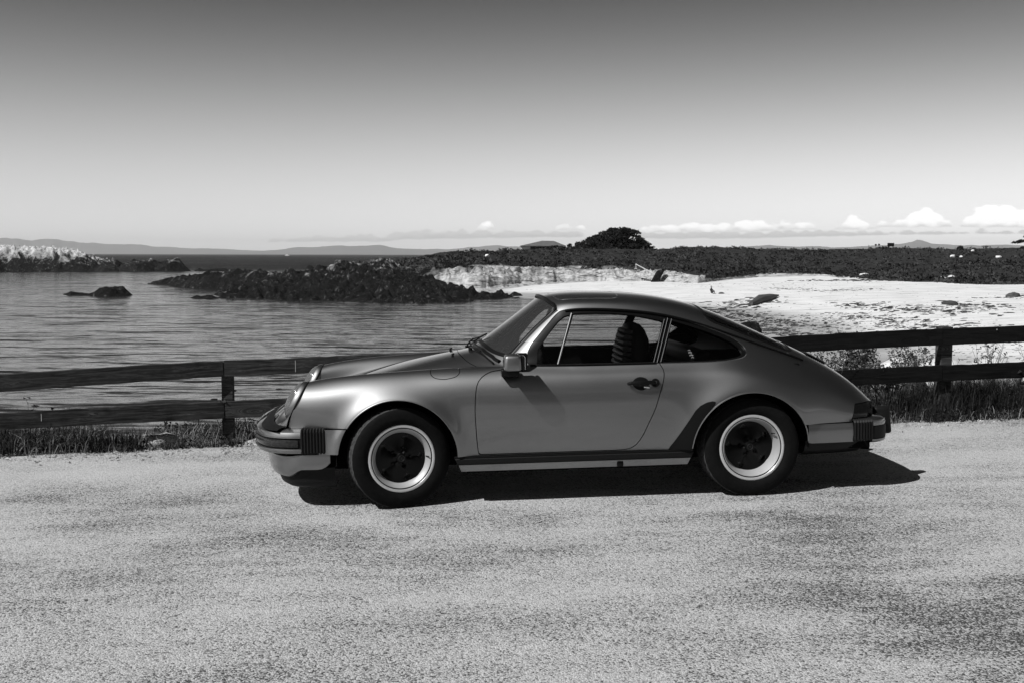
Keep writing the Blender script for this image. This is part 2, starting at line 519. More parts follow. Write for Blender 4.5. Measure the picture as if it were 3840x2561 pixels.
# ---- control net of one half: ten lines from the centre line down to the sill, (x, half width, z)
hl_c, hl_r = (-0.63, 0.545, 0.663), 0.138
def hlp(deg, k=1.0):
    a = math.radians(deg)
    return (hl_c[0] + 0.457 * hl_r * k * math.sin(a), hl_c[1] + hl_r * k * math.cos(a), hl_c[2] + 0.889 * hl_r * k * math.sin(a))
NET = [
 [(-.83,0,.548),(-.82,.20,.548),(-.785,.34,.556),hlp(195),hlp(140),hlp(90),hlp(42),hlp(-5),(-.668,.672,.585),(-.69,.655,.50)],
 [(-.65,0,.652),(-.64,.22,.645),(-.60,.35,.625),(-.52,.425,.65),(-.47,.462,.755),(-.45,.555,.808),(-.46,.675,.745),(-.48,.715,.645),(-.50,.715,.53),(-.50,.70,.42)],
 [(-.35,0,.742),(-.35,.25,.735),(-.33,.38,.712),(-.28,.45,.715),(-.23,.505,.795),(-.20,.605,.832),(-.20,.71,.768),(-.20,.752,.66),(-.20,.757,.52),(-.20,.74,.36)],
 [(0,0,.829),(0,.27,.82),(0,.40,.795),(.04,.465,.78),(.08,.535,.825),(.10,.63,.848),(.10,.725,.787),(.10,.766,.68),(.10,.77,.52),(.10,.75,.31)],
 [(.22,0,.876),(.23,.28,.866),(.26,.42,.842),(.30,.485,.828),(.33,.56,.848),(.35,.645,.857),(.35,.735,.797),(.35,.776,.685),(.35,.778,.52),(.35,.757,.29)],
 [(.39,0,.908),(.41,.28,.896),(.455,.44,.866),(.50,.52,.850),(.54,.59,.854),(.57,.655,.858),(.57,.742,.80),(.57,.780,.685),(.57,.782,.52),(.57,.757,.28)],
 [(.50,0,.928),(.515,.28,.918),(.565,.46,.888),(.66,.60,.862),(.70,.635,.862),(.72,.668,.862),(.72,.745,.80),(.72,.783,.685),(.72,.786,.52),(.72,.757,.28)],
 [(.555,0,.968),(.575,.27,.955),(.63,.45,.922),(.735,.607,.896),(.77,.640,.876),(.79,.678,.863),(.79,.747,.80),(.79,.784,.685),(.79,.786,.52),(.79,.757,.28)],
 [(.742,0,1.10),(.757,.26,1.09),(.80,.42,1.068),(.885,.568,1.055),(.92,.632,.96),(.94,.685,.865),(.94,.749,.80),(.94,.785,.685),(.94,.787,.52),(.94,.757,.28)],
 [(.93,0,1.235),(.94,.24,1.228),(.972,.385,1.205),(1.02,.536,1.170),(1.06,.618,1.015),(1.08,.688,.866),(1.08,.750,.80),(1.08,.785,.685),(1.08,.787,.52),(1.08,.757,.28)],
 [(1.01,0,1.285),(1.02,.24,1.278),(1.045,.43,1.247),(1.08,.532,1.205),(1.11,.617,1.035),(1.13,.690,.867),(1.13,.750,.80),(1.13,.785,.685),(1.13,.787,.52),(1.13,.757,.28)],
 [(1.15,0,1.309),(1.15,.25,1.300),(1.16,.462,1.266),(1.20,.545,1.218),(1.22,.622,1.045),(1.24,.691,.867),(1.24,.751,.80),(1.24,.785,.685),(1.24,.787,.52),(1.24,.757,.28)],
 [(1.40,0,1.309),(1.40,.25,1.300),(1.40,.474,1.264),(1.42,.552,1.210),(1.43,.626,1.040),(1.44,.692,.867),(1.44,.752,.80),(1.44,.785,.685),(1.44,.787,.52),(1.44,.757,.28)],
 [(1.70,0,1.288),(1.70,.25,1.278),(1.70,.472,1.239),(1.70,.550,1.178),(1.70,.628,1.02),(1.70,.694,.866),(1.70,.755,.80),(1.70,.787,.685),(1.70,.788,.52),(1.70,.757,.28)],
 [(1.98,0,1.232),(1.98,.25,1.222),(1.98,.458,1.176),(1.96,.540,1.110),(1.95,.622,.985),(1.95,.700,.862),(1.95,.762,.79),(1.95,.790,.68),(1.95,.790,.52),(1.95,.757,.28)],
 [(2.22,0,1.150),(2.22,.25,1.138),(2.22,.44,1.088),(2.20,.530,1.026),(2.20,.618,.935),(2.20,.715,.852),(2.20,.775,.785),(2.20,.793,.67),(2.20,.789,.52),(2.20,.757,.28)],
 [(2.45,0,1.045),(2.45,.25,1.033),(2.45,.40,.994),(2.44,.518,.935),(2.44,.615,.868),(2.44,.715,.80),(2.44,.775,.735),(2.44,.792,.64),(2.44,.787,.52),(2.44,.757,.30)],
 [(2.66,0,.945),(2.66,.26,.934),(2.66,.40,.904),(2.66,.51,.856),(2.66,.61,.80),(2.66,.705,.735),(2.66,.757,.67),(2.66,.782,.60),(2.66,.785,.52),(2.66,.76,.42)],
 [(2.87,0,.836),(2.87,.26,.828),(2.87,.40,.803),(2.87,.503,.765),(2.87,.60,.715),(2.87,.68,.66),(2.87,.725,.61),(2.87,.75,.55),(2.87,.76,.50),(2.87,.75,.44)],
 [(3.05,0,.725),(3.05,.26,.718),(3.05,.40,.698),(3.05,.50,.668),(3.04,.588,.63),(3.03,.655,.59),(3.02,.697,.555),(3.01,.72,.52),(3.00,.73,.49),(3.0,.725,.45)],
 [(3.205,0,.585),(3.20,.26,.582),(3.19,.40,.575),(3.175,.50,.565),(3.15,.575,.555),(3.12,.632,.542),(3.10,.665,.525),(3.08,.690,.505),(3.07,.70,.48),(3.06,.70,.45)],
]

def bspline_eval(C, t):
    """uniform cubic B-spline along axis 0, phantom ends"""
    n = C.shape[0]
    E = np.concatenate([2 * C[:1] - C[1:2], C, 2 * C[-1:] - C[-2:-1]], 0)
    i = np.clip(np.floor(t).astype(int), 0, n - 2)
    f = (t - i).reshape((-1,) + (1,) * (C.ndim - 1))
    b0, b1, b2, b3 = (1 - f)**3 / 6, (3 * f**3 - 6 * f**2 + 4) / 6, (-3 * f**3 + 3 * f**2 + 3 * f + 1) / 6, f**3 / 6
    return b0 * E[i] + b1 * E[i + 1] + b2 * E[i + 2] + b3 * E[i + 3]

def net_eval(C, tu, tk):
    """mirror across the centre line so that the hood and roof stay level there"""
    S = bspline_eval(C, tu)
    mir = S[:, 1:4][:, ::-1].copy()
    mir[..., 1] *= -1
    full = np.concatenate([mir, S], 1)
    r = bspline_eval(np.swapaxes(full, 0, 1), tk + 3)
    return np.swapaxes(r, 0, 1)

C0 = np.array(NET, float)
NS, NK = C0.shape[:2]
C1 = C0.copy()
for _ in range(3):
    C1 = C1 + 0.8 * (C0 - net_eval(C1, np.arange(NS, dtype=float), np.arange(NK, dtype=float)))
    C1[:, 0, 1] = 0
SU, SK = 16, 14
TU = np.linspace(0, NS - 1, (NS - 1) * SU + 1)
TK = np.linspace(0, NK - 1, (NK - 1) * SK + 1)
G = net_eval(C1, TU, TK)
G[:, 0, 1] = 0.0
KK = np.broadcast_to(TK[None, :], G.shape[:2])
UU = np.broadcast_to(TU[:, None], G.shape[:2])

# wheel arch flares
ARCH = [(0.0, 0.312, 0.372, 0.040, 0.060), (2.258, 0.292, 0.384, 0.046, 0.105)]
for xc, zc, R, A, sg in ARCH:
    r = np.hypot(G[..., 0] - xc, G[..., 2] - zc)
    up = np.clip((G[..., 2] - 0.10) / 0.25, 0, 1)
    e = np.exp(-np.clip((r - R) / sg, 0, None)**1.6)
    side = np.clip((KK - 4.6) / 1.6, 0, 1)
    side = side * side * (3 - 2 * side)
    G[..., 1] += A * e * up * side

G[..., 1] *= -1                                   # near side is -y
DU = np.gradient(G, axis=0)
DK = np.gradient(G, axis=1)
GN = np.cross(DU, DK)
GN /= np.linalg.norm(GN, axis=-1, keepdims=True) + 1e-12
if GN[150, 110, 1] > 0:
    GN = -GN
GN[:, 0, 1] = 0

class Patch:
    def __init__(s, V, Nn, K, U, F):
        s.V, s.N, s.K, s.U, s.F = V, Nn, K, U, F
    def clip(s, sv):
        """keep where sv <= 0"""
        V, Nn, K, U = list(s.V), list(s.N), list(s.K), list(s.U)
        F, cache = [], {}
        sv = np.asarray(sv)
        out = (sv > 0).tolist()
        svl = sv.tolist()
        for f in s.F:
            c = sum(out[i] for i in f)
            if c == 0:
                F.append(f)
            elif c < len(f):
                g = []
                m = len(f)
                for a in range(m):
                    i, j = f[a], f[(a + 1) % m]
                    if not out[i]:
                        g.append(i)
                    if out[i] != out[j]:
                        key = (min(i, j), max(i, j))
                        if key not in cache:
                            t = svl[i] / (svl[i] - svl[j])
                            cache[key] = len(V)
                            V.append(V[i] + (V[j] - V[i]) * t)
                            nn = Nn[i] + (Nn[j] - Nn[i]) * t
                            Nn.append(nn / (np.linalg.norm(nn) + 1e-12))
                            K.append(K[i] + (K[j] - K[i]) * t)
                            U.append(U[i] + (U[j] - U[i]) * t)
                        g.append(cache[key])
                if len(g) >= 3:
                    F.append(tuple(g))
        used = sorted({i for f in F for i in f})
        mp = {o: n for n, o in enumerate(used)}
        return Patch(np.array([V[i] for i in used]).reshape(-1, 3), np.array([Nn[i] for i in used]).reshape(-1, 3),
                     np.array([K[i] for i in used]), np.array([U[i] for i in used]), [tuple(mp[i] for i in f) for f in F])
    @property
    def x(s): return s.V[:, 0]
    @property
    def y(s): return s.V[:, 1]
    @property
    def z(s): return s.V[:, 2]
    def offset(s, d):
        return Patch(s.V + s.N * d, s.N, s.K, s.U, s.F)

def build_patch(name, p, mat, parent, sides='both', lip=0.012, **kw):
    """sides: both = one mesh with its mirror image; near / far = that side only"""
    V, Nn = p.V.copy(), p.N.copy()
    F = list(p.F)
    # edges used once become a folded lip
    cnt = {}
    for f in F:
        m = len(f)
        for a in range(m):
            i, j = f[a], f[(a + 1) % m]
            k = (min(i, j), max(i, j))
            cnt[k] = None if k in cnt else (i, j)
    bd = [e for e in cnt.values() if e is not None and not (abs(V[e[0], 1]) < 1e-6 and abs(V[e[1], 1]) < 1e-6)]
    if lip:
        new, ext = {}, []
        base = len(V)
        VV, NN = [V], [Nn]
        add, addn = [], []
        for i, j in bd:
            for q in (i, j):
                if q not in new:
                    new[q] = base + len(add)
                    add.append(V[q] - Nn[q] * lip)
                    addn.append(Nn[q])
            ext.append((j, i, new[i], new[j]))
        if add:
            V = np.concatenate([V, np.array(add)])
            Nn = np.concatenate([Nn, np.array(addn)])
        nl = len(ext)
        F = F + ext
    else:
        nl = 0
    def flip(F): return [tuple(reversed(f)) for f in F]
    # outward orientation check against the first face
    f = F[0]
    fn = np.cross(V[f[1]] - V[f[0]], V[f[2]] - V[f[0]])
    if fn @ Nn[f[0]] < 0:
        F = flip(F)
    if sides == 'near':
        VV, NN, FF = V, Nn, F
    else:
        W, Wn = V.copy(), Nn.copy()
        W[:, 1] *= -1
        Wn[:, 1] *= -1
        if sides == 'far':
            VV, NN, FF = W, Wn, flip(F)
        else:
            cen = np.abs(V[:, 1]) < 1e-6
            mp = np.where(cen, np.arange(len(V)), np.arange(len(V)) + len(V))
            FF = F + [tuple(int(mp[i]) for i in reversed(f)) for f in F]
            VV, NN = np.concatenate([V, W]), np.concatenate([Nn, Wn])
    me = mesh_of(name, VV, FF, mat, True)
    ln = np.zeros((len(me.loops), 3))
    li = np.zeros(len(me.loops), int)
    me.loops.foreach_get('vertex_index', li)
    ln[:] = NN[li]
    # lips get their own flat normals
    nf = len(F)
    tot = len(me.polygons)
    ls = np.zeros(tot, int); lt = np.zeros(tot, int); pn = np.zeros(tot * 3)
    me.polygons.foreach_get('loop_start', ls); me.polygons.foreach_get('loop_total', lt); me.polygons.foreach_get('normal', pn)
    pn = pn.reshape(-1, 3)
    lips = list(range(nf - nl, nf)) + (list(range(2 * nf - nl, 2 * nf)) if tot == 2 * nf else [])
    for q in lips:
        ln[ls[q]:ls[q] + lt[q]] = pn[q]
    me.normals_split_custom_set([tuple(v) for v in ln.tolist()])
    return put(name, me, parent, **kw)

a_, b_ = G.shape[:2]
_idx = np.arange(a_ * b_).reshape(a_, b_)
_q = np.stack([_idx[:-1, :-1], _idx[1:, :-1], _idx[1:, 1:], _idx[:-1, 1:]], -1).reshape(-1, 4)
BODY0 = Patch(G.reshape(-1, 3), GN.reshape(-1, 3), KK.reshape(-1).copy(), UU.reshape(-1).copy(), [tuple(r) for r in _q.tolist()])

_side = KK > 3.05
_SX, _SZ = G[..., 0][_side], G[..., 2][_side]
_SP, _SN = G[_side], GN[_side]
def on_side(x, z, off=0.0):
    """point of the near flank at (x, z)"""
    d = (_SX - x)**2 + (_SZ - z)**2
    i = int(np.argmin(d))
    p, n = _SP[i], _SN[i]
    y = p[1] - ((x - p[0]) * n[0] + (z - p[2]) * n[2]) / (n[1] if abs(n[1]) > 0.15 else -0.15)
    return Vector((x, y, z)) + Vector(n) * off

def at_uk(u, k, off=0.0):
    iu, ik = u * SU, k * SK
    i, j = min(int(iu), a_ - 2), min(int(ik), b_ - 2)
    fu, fk = iu - i, ik - j
    p = (1-fu)*(1-fk)*G[i, j] + fu*(1-fk)*G[i+1, j] + (1-fu)*fk*G[i, j+1] + fu*fk*G[i+1, j+1]
    return Vector(p) + Vector(GN[i, j]) * off

DOOR = [(.72,.850),(.668,.847),(.633,.844),(.598,.839),(.563,.826),(.536,.809),(.513,.785),(.501,.756),(.493,.715),(.489,.665),(.486,.6),(.488,.536),(.494,.426),(.502,.345),(.506,.322),
        (.777,.322),(1.196,.322),(1.368,.322),(1.434,.324),(1.478,.331),(1.513,.352),(1.539,.384),(1.564,.425),(1.591,.487),(1.62,.547),(1.64,.595),(1.656,.647),(1.673,.698),(1.688,.74),(1.699,.780),(1.704,.808),(1.702,.828),(1.694,.848),(1.686,.862),(1.68,.90),(.80,.90),(.76,.866)]
OPEN = closed_smooth([(.842,.872),(.835,.930),(.862,.992),(.919,1.058),(.985,1.129),(1.033,1.178),(1.065,1.203),(1.11,1.219),(1.161,1.227),(1.296,1.227),(1.474,1.215),(1.59,1.196),(1.701,1.175),(1.798,1.153),(1.943,1.110),(2.074,1.064),(2.204,1.008),(2.262,.967),(2.285,.925),(2.268,.896),(2.225,.882),(2.119,.869),(1.96,.864),(1.687,.864),(1.45,.867),(1.2,.868),(1.0,.868)], 240)
# glass areas inside the opening
G_VENT = [(.893,.876),(.905,.965),(.985,1.072),(1.045,1.140),(1.085,1.170),(1.128,1.181),(1.019,.876)]
G_DOOR = [(1.037,.876),(1.150,1.187),(1.28,1.190),(1.40,1.186),(1.506,1.174),(1.60,1.160),(1.738,1.128),(1.652,.876)]
G_QUARTER = [(1.712,.873),(1.800,1.128),(1.90,1.098),(2.02,1.058),(2.12,1.018),(2.20,.978),(2.243,.945),(2.256,.922),(2.244,.905),(2.21,.893),(2.12,.880),(1.98,.875)]
U_CUT = 5.15           # rear edge of the hood along the net
U_WS0, U_WS1 = 7.05, 9.75
STONE = [(1.716,.314),(1.752,.36),(1.786,.409),(1.837,.488),(1.89,.57),(1.921,.6),(1.962,.621),(2.006,.63),(2.018,.623),(2.015,.61),(1.983,.572),(1.952,.52),(1.926,.472),(1.907,.391),(1.894,.314)]
FUEL = closed_smooth([(.213,.848),(.214,.836),(.220,.822),(.238,.810),(.263,.804),(.297,.801),(.331,.805),(.366,.813),(.388,.825),(.398,.840),(.396,.856),(.36,.87),(.30,.872),(.24,.866)], 60)
TAIL = [(2.985,.566),(2.948,.466),(3.30,.466),(3.30,.566)]

def body_clip(p, what):
    if what == 'hood':
        return np.maximum(np.maximum((p.U - U_CUT) * .12, (p.K - 2.72) * .10), (0.62 - p.U) * .2)
    if what == 'lid':
        return np.maximum((16.75 - p.U) * .2, (p.K - 2.75) * .11)
    if what == 'ws':
        a = np.maximum(U_WS0 - p.U, p.U - U_WS1)
        b = (p.K - 2.80)
        ax, bx = a * .16, b * .14
        r = .05
        return np.hypot(np.maximum(ax + r, 0), np.maximum(bx + r, 0)) + np.minimum(np.maximum(ax + r, bx + r), 0) - r
    if what == 'rw':
        a = np.maximum(14.25 - p.U, p.U - 17.0) * .22
        b = (p.K - 2.50) * .13
        r = .07
        return np.hypot(np.maximum(a + r, 0), np.maximum(b + r, 0)) + np.minimum(np.maximum(a + r, b + r), 0) - r
    raise KeyError

def side_sd(p, poly, k0=2.95):
    return np.maximum(sd_poly(p.x, p.z, poly), (k0 - p.K) * .1)

def arches(p, extra=0.0):
    s = np.full(len(p.V), -1.0)
    for xc, zc, R, A, sg in ARCH:
        s = np.maximum(s, np.where(p.K > 4.5, R + extra - np.hypot(p.x - xc, p.z - zc), -1))
    return s

def bottom(p):
    x = p.x
    zb = np.where(x < -0.2, .513, np.where(x > 2.5, .456, .315))
    return zb - p.z

car = empty('parked_car', (0, 0, 0), 'dark silver two-door sports coupe with round headlamps parked on the pale gravelly asphalt', 'car')
car.matrix_world = M_CAR

GAP = .0026
p = BODY0.clip(arches(BODY0))
p = p.clip(bottom(p))
whole = p
# hood, lid, windows and doors come out of the shell
hood = whole.clip(body_clip(whole, 'hood') + GAP)
lid = whole.clip(body_clip(whole, 'lid') + GAP)
door = whole.clip(side_sd(whole, DOOR) + GAP)
door = door.clip(-(sd_poly(door.x, door.z, OPEN)))
flap = whole.clip(np.maximum(sd_poly(whole.x, whole.z, FUEL), (4.2 - whole.K) * .1) + GAP * .8)
tail = whole.clip(side_sd(whole, TAIL, 4.0) + GAP)
guard = whole.clip(side_sd(whole, STONE, 5.0))
body = whole
body = body.clip(-(body_clip(body, 'hood') - GAP))
body = body.clip(-(body_clip(body, 'lid') - GAP))
body = body.clip(-(body_clip(body, 'ws')))
body = body.clip(-(body_clip(body, 'rw')))
body = body.clip(-(side_sd(body, DOOR) - GAP))
body = body.clip(-(side_sd(body, OPEN)))
bf = body
body_far = None
body = body.clip(-(side_sd(body, TAIL, 4.0) - GAP))
near = body.clip(-(np.maximum(sd_poly(body.x, body.z, FUEL), (4.2 - body.K) * .1) - GAP * .8))
build_patch('body', near, MAT_PAINT, car, 'near', lip=.022)
build_patch('body', body, MAT_PAINT, car, 'far', lip=.022)
build_patch('hood', hood, MAT_PAINT, car, 'both', lip=.015)
build_patch('engine_lid', lid, MAT_PAINT, car, 'both', lip=.015)
build_patch('fuel_flap', flap, MAT_PAINT, car, 'near', lip=.008)
d_near = build_patch('door', door, MAT_PAINT, car, 'near', lip=.018)
d_far = build_patch('door', door, MAT_PAINT, car, 'far', lip=.018)
build_patch('tail_light', tail, MAT_DARKLENS, car, 'near', lip=.02)
build_patch('tail_light', tail, MAT_DARKLENS, car, 'far', lip=.02)
for s in ('near', 'far'):
    build_patch('stone_guard', guard.offset(.0015), MAT_TRIM, car, s, lip=.001)

# windows
ws = BODY0.clip(body_clip(BODY0, 'ws') + .012).offset(-.004)
ws_rim = BODY0.clip(body_clip(BODY0, 'ws') - .004)
ws_rim = ws_rim.clip(-(body_clip(ws_rim, 'ws') + .022)).offset(.002)
build_patch('windscreen', ws, MAT_WS, car, 'both', lip=0)
build_patch('windscreen_seal', ws_rim, MAT_TRIM, car, 'both', lip=.008)
rw = BODY0.clip(body_clip(BODY0, 'rw') + .010).offset(-.003)
rw_rim = BODY0.clip(body_clip(BODY0, 'rw') - .004)
rw_rim = rw_rim.clip(-(body_clip(rw_rim, 'rw') + .018)).offset(.002)
build_patch('rear_window', rw, MAT_GLASS, car, 'both', lip=0)
build_patch('rear_window_seal', rw_rim, MAT_TRIM, car, 'both', lip=.008)
opening = BODY0.clip(side_sd(BODY0, OPEN))
fr = opening
for gpoly in (G_VENT, G_DOOR, G_QUARTER):
    fr = fr.clip(-(sd_poly(fr.x, fr.z, gpoly)))
def glass_piece(gpoly):
    q = opening.clip(sd_poly(opening.x, opening.z, gpoly) - .006)
    return q.offset(-.013)
for s, dd in (('near', d_near), ('far', d_far)):
    build_patch('window_frame', fr.offset(-.004), MAT_TRIM, car, s, lip=.022)
    build_patch('side_window', glass_piece(G_DOOR), MAT_GLASS, car, s, lip=0)
    build_patch('vent_window', glass_piece(G_VENT), MAT_GLASS, car, s, lip=0)
    build_patch('quarter_window', glass_piece(G_QUARTER), MAT_GLASS, car, s, lip=0)

def mirror_mb(mb):
    r = MB()
    r.v = [(x, -y, z) for x, y, z in mb.v]
    r.f = [tuple(reversed(f)) for f in mb.f]
    return r

def orient(me):
    import bmesh
    bm = bmesh.new()
    bm.from_mesh(me)
    bmesh.ops.recalc_face_normals(bm, faces=bm.faces)
    bm.to_mesh(me)
    bm.free()
    return me

def both(name, mb, mat, smooth=True, bevel=0.0, parents=None, **kw):
    res = []
    for i, m in enumerate((mb, mirror_mb(mb))):
        par = parents[i] if parents else car
        res.append(put(name, orient(m.mesh(name, mat, smooth, bevel)), par, **kw))
    return res

def side_tube(pl, r, off=0.0, n=6, closed=False, smooth_n=None):
    if smooth_n:
        pl = interp_path(pl, smooth_n)
    m = MB()
    m.tube([on_side(x, z, off) for x, z in pl], r, n, closed)
    return m

# bright trims round the side glass and dividers
both('vent_divider', side_tube([(1.139,1.187),(1.028,.872)], .0058, .003), MAT_CHROME)
both('window_divider', side_tube([(1.748,1.136),(1.648,.870)], .0026, .004), MAT_LINE)
both('window_divider', side_tube([(1.772,1.142),(1.670,.868)], .0028, .004), MAT_LINE)
both('window_divider', side_tube([(1.798,1.136),(1.694,.870)], .0028, .004), MAT_LINE)
qt = [(1.806,1.152),(1.943,1.110),(2.074,1.064),(2.204,1.008),(2.262,.967),(2.285,.925),(2.268,.896),(2.225,.882),(2.119,.869),(1.96,.864),(1.70,.864)]
both('quarter_trim', side_tube(qt, .0026, .0, smooth_n=70), MAT_CHROME)
both('waist_seal', side_tube([(.85,.868),(1.2,.866),(1.66,.866)], .0065, .004, smooth_n=30), MAT_TRIM)
gut = [at_uk(u, 3.0, .007) for u in np.linspace(7.2, 10.3, 22)]
pil = MB().tube([at_uk(u, 2.86, .004) for u in np.linspace(7.25, 9.6, 26)], .0035, 6)
both('pillar_trim', pil, MAT_CHROME)
gut = MB().tube([at_uk(u, 3.02, .004) for u in np.linspace(10.2, 17.2, 80)], .0075, 6)
both('rain_gutter', gut, MAT_TRIM)
# a cut line for the sunroof
sr = []
for a in np.linspace(0, 2 * math.pi, 61)[:-1]:
    c, s = math.cos(a), math.sin(a)
    ex = lambda v: math.copysign(abs(v)**0.28, v)
    u = 11.35 + 0.95 * ex(c)
    k = 1.75 * ex(s)
    q = at_uk(u, abs(k), .0006)
    q.y *= (1 if k >= 0 else -1)
    sr.append(q)
put('sunroof_seam', MB().tube(sr, .0022, 5, closed=True).mesh('sunroof_seam', MAT_CHROME, True), car)
for sy in (1, -1):
    path = [at_uk(9.74, k, .005) for k in np.linspace(0, 2.25, 12)] + [at_uk(9.68, 2.5, .005), at_uk(9.5, 2.70, .005), at_uk(9.2, 2.78, .005)] + [at_uk(u, 2.80, .004) for u in np.linspace(8.9, 7.2, 10)]
    vis = MB().tube([Vector((q.x, q.y * sy, q.z)) for q in path], [.013] * 12 + [.012, .011, .009] + [.007] * 10, 6)
    put('windscreen_trim', orient(vis.mesh('windscreen_trim', MAT_TRIM, True)), car)

# door handle with scoop behind it
hs = MB()
sc_ = closed_smooth([(1.49,.745),(1.503,.770),(1.535,.786),(1.572,.782),(1.595,.765),(1.600,.742),(1.585,.718),(1.555,.704),(1.52,.712)], 40)
cen = on_side(1.545, .745, .0015)
V = [on_side(x, z, .002) for x, z in sc_] + [on_side(1.545 + (x - 1.545) * .55, .745 + (z - .745) * .55, .0045) for x, z in sc_] + [on_side(1.545, .745, .005)]
n_ = len(sc_)
F = [(i, (i + 1) % n_, n_ + (i + 1) % n_, n_ + i) for i in range(n_)] + [(n_ + i, n_ + (i + 1) % n_, 2 * n_) for i in range(n_)]
hs.add(V, F)
both('handle_cup', hs, MAT_TRIM, parents=(d_near, d_far))
hb = MB().tube([on_side(1.462,.745,.012), on_side(1.48,.746,.030), on_side(1.54,.747,.038), on_side(1.60,.747,.034), on_side(1.635,.746,.016)], [.010,.012,.0125,.013,.014], 10)
hb.tube([on_side(1.637,.747,.001), on_side(1.637,.747,.022)], .027, 20)
both('door_handle', hb, MAT_TRIM, parents=(d_near, d_far))
lk = MB().tube([on_side(1.638,.748,.020), on_side(1.638,.748,.026)], .0085, 14)
both('door_lock', lk, MAT_CHROME, parents=(d_near, d_far))
lk = MB().tube([on_side(1.562,.727,.012), on_side(1.598,.723,.012)], .010, 8)
both('handle_lever', lk, MAT_CHROME, parents=(d_near, d_far))

# wing mirror: flag-shaped housing on a foot
def rounded_box(x0, x1, y0, y1, z0, z1, r, skew=0.0):
    m = MB().box(((x0 + x1) / 2, (y0 + y1) / 2, (z0 + z1) / 2), (x1 - x0, y1 - y0, z1 - z0))
    return m
for s in (-1, 1):
    t = MB().box((.718, s * .870, .912), (.112, .165, .098), taper=.93)
    mo = put('wing_mirror', t.mesh('wing_mirror', MAT_PAINT, True, .022, 4), car)
    t = MB().box((.782, s * .870, .910), (.016, .150, .086))
    put('mirror_bezel', t.mesh('mirror_bezel', MAT_TRIM, True, .006, 2), mo)
    t = MB().box((.7915, s * .870, .910), (.004, .138, .076))
    put('mirror_glass', t.mesh('mirror_glass', MAT_REFLECTOR, False), mo)
    t = MB().box((.712, s * .770, .838), (.115, .075, .048))
    t.box((.790, s * .715, .905), (.075, .030, .10))
    t.box((.735, s * .80, .868), (.07, .07, .03))
    put('mirror_foot', t.mesh('mirror_foot', MAT_TRIM, True, .010, 3), mo)

# headlamps
def frame_of(axis, up=Vector((0, 0, 1))):
    w = Vector(axis).normalized()
    u = up.cross(w).normalized()
    v = w.cross(u)
    return Matrix((u, v, w)).transposed().to_4x4()
for s in (-1, 1):
    ax = Vector((-.885, s * -.02, .462))
    Mh = Matrix.Translation((hl_c[0], s * hl_c[1], hl_c[2])) @ frame_of(ax)
    ring = MB().lathe([(.128, -.03), (.139, -.012), (.1405, .002), (.137, .014), (.130, .028), (.123, .034), (.118, .033), (.115, .02)], 56, Mh)
    ho = put('headlamp', ring.mesh('headlamp', MAT_PAINT, True), car)
    put('lamp_seal', MB().lathe([(.137, -.010), (.1425, -.006), (.1432, .002), (.138, .006)], 56, Mh).mesh('lamp_seal', MAT_RUBBER, True), ho)
    put('lens', MB().lathe([(.1175, .031), (.112, .042), (.10, .052), (.075, .064), (.045, .071), (.0, .074)], 48, Mh).mesh('lens', MAT_LENS, True), ho)
    put('reflector', MB().lathe([(.115, .035), (.10, .0), (.07, -.025), (.03, -.035), (0, -.036)], 40, Mh).mesh('reflector', MAT_REFLECTOR, True), ho)
    put('bulb', MB().lathe([(.0, .035), (.02, .032), (.022, .0), (.02, -.03), (0, -.034)], 16, Mh).mesh('bulb', MAT_CHROME, True), ho)

# ---- bumpers: a profile (outward, z) carried along a plan path (x, half width)
def plan(pts, n):
    P = interp_path(pts, n)
    T = np.gradient(P, axis=0)
    T /= np.linalg.norm(T, axis=1, keepdims=True)
    Nn = np.stack([-T[:, 1], T[:, 0]], 1)
    return P, Nn

def full_plan(pts, n):
    """half path from the side (w>0) to the nose (w=0) mirrored to a whole one; outward normals"""
    P, Nn = plan(pts, n)
    c = np.array([np.sign(P[-1, 0]) * abs(P[0, 0]) if False else (P[0, 0] + 0), 0.0])
    if (Nn[0] @ np.array([0, 1.0])) < 0:
        Nn = -Nn
    Nn[-1] = (np.sign(P[-1, 0] - P[0, 0]), 0)
    Q = np.concatenate([P * [1, -1], P[::-1][1:]])
    QN = np.concatenate([Nn * [1, -1], Nn[::-1][1:]])
    return Q, QN

def sweep(Q, QN, prof, cap=True):
    m = MB()
    V, F = [], []
    n = len(prof)
    for (x, y), (nx, ny) in zip(Q, QN):
        for o, z in prof:
            V.append((x + nx * o, y + ny * o, z))
    for i in range(len(Q) - 1):
        for j in range(n - 1):
            F.append((i * n + j, i * n + j + 1, (i + 1) * n + j + 1, (i + 1) * n + j))
    m.add(V, F)
    return m

def put_sweep(name, m, mat, parent, angle=35):
    me = m.mesh(name, mat, True, 0, angle=angle)
    orient(me)
    return put(name, me, parent)

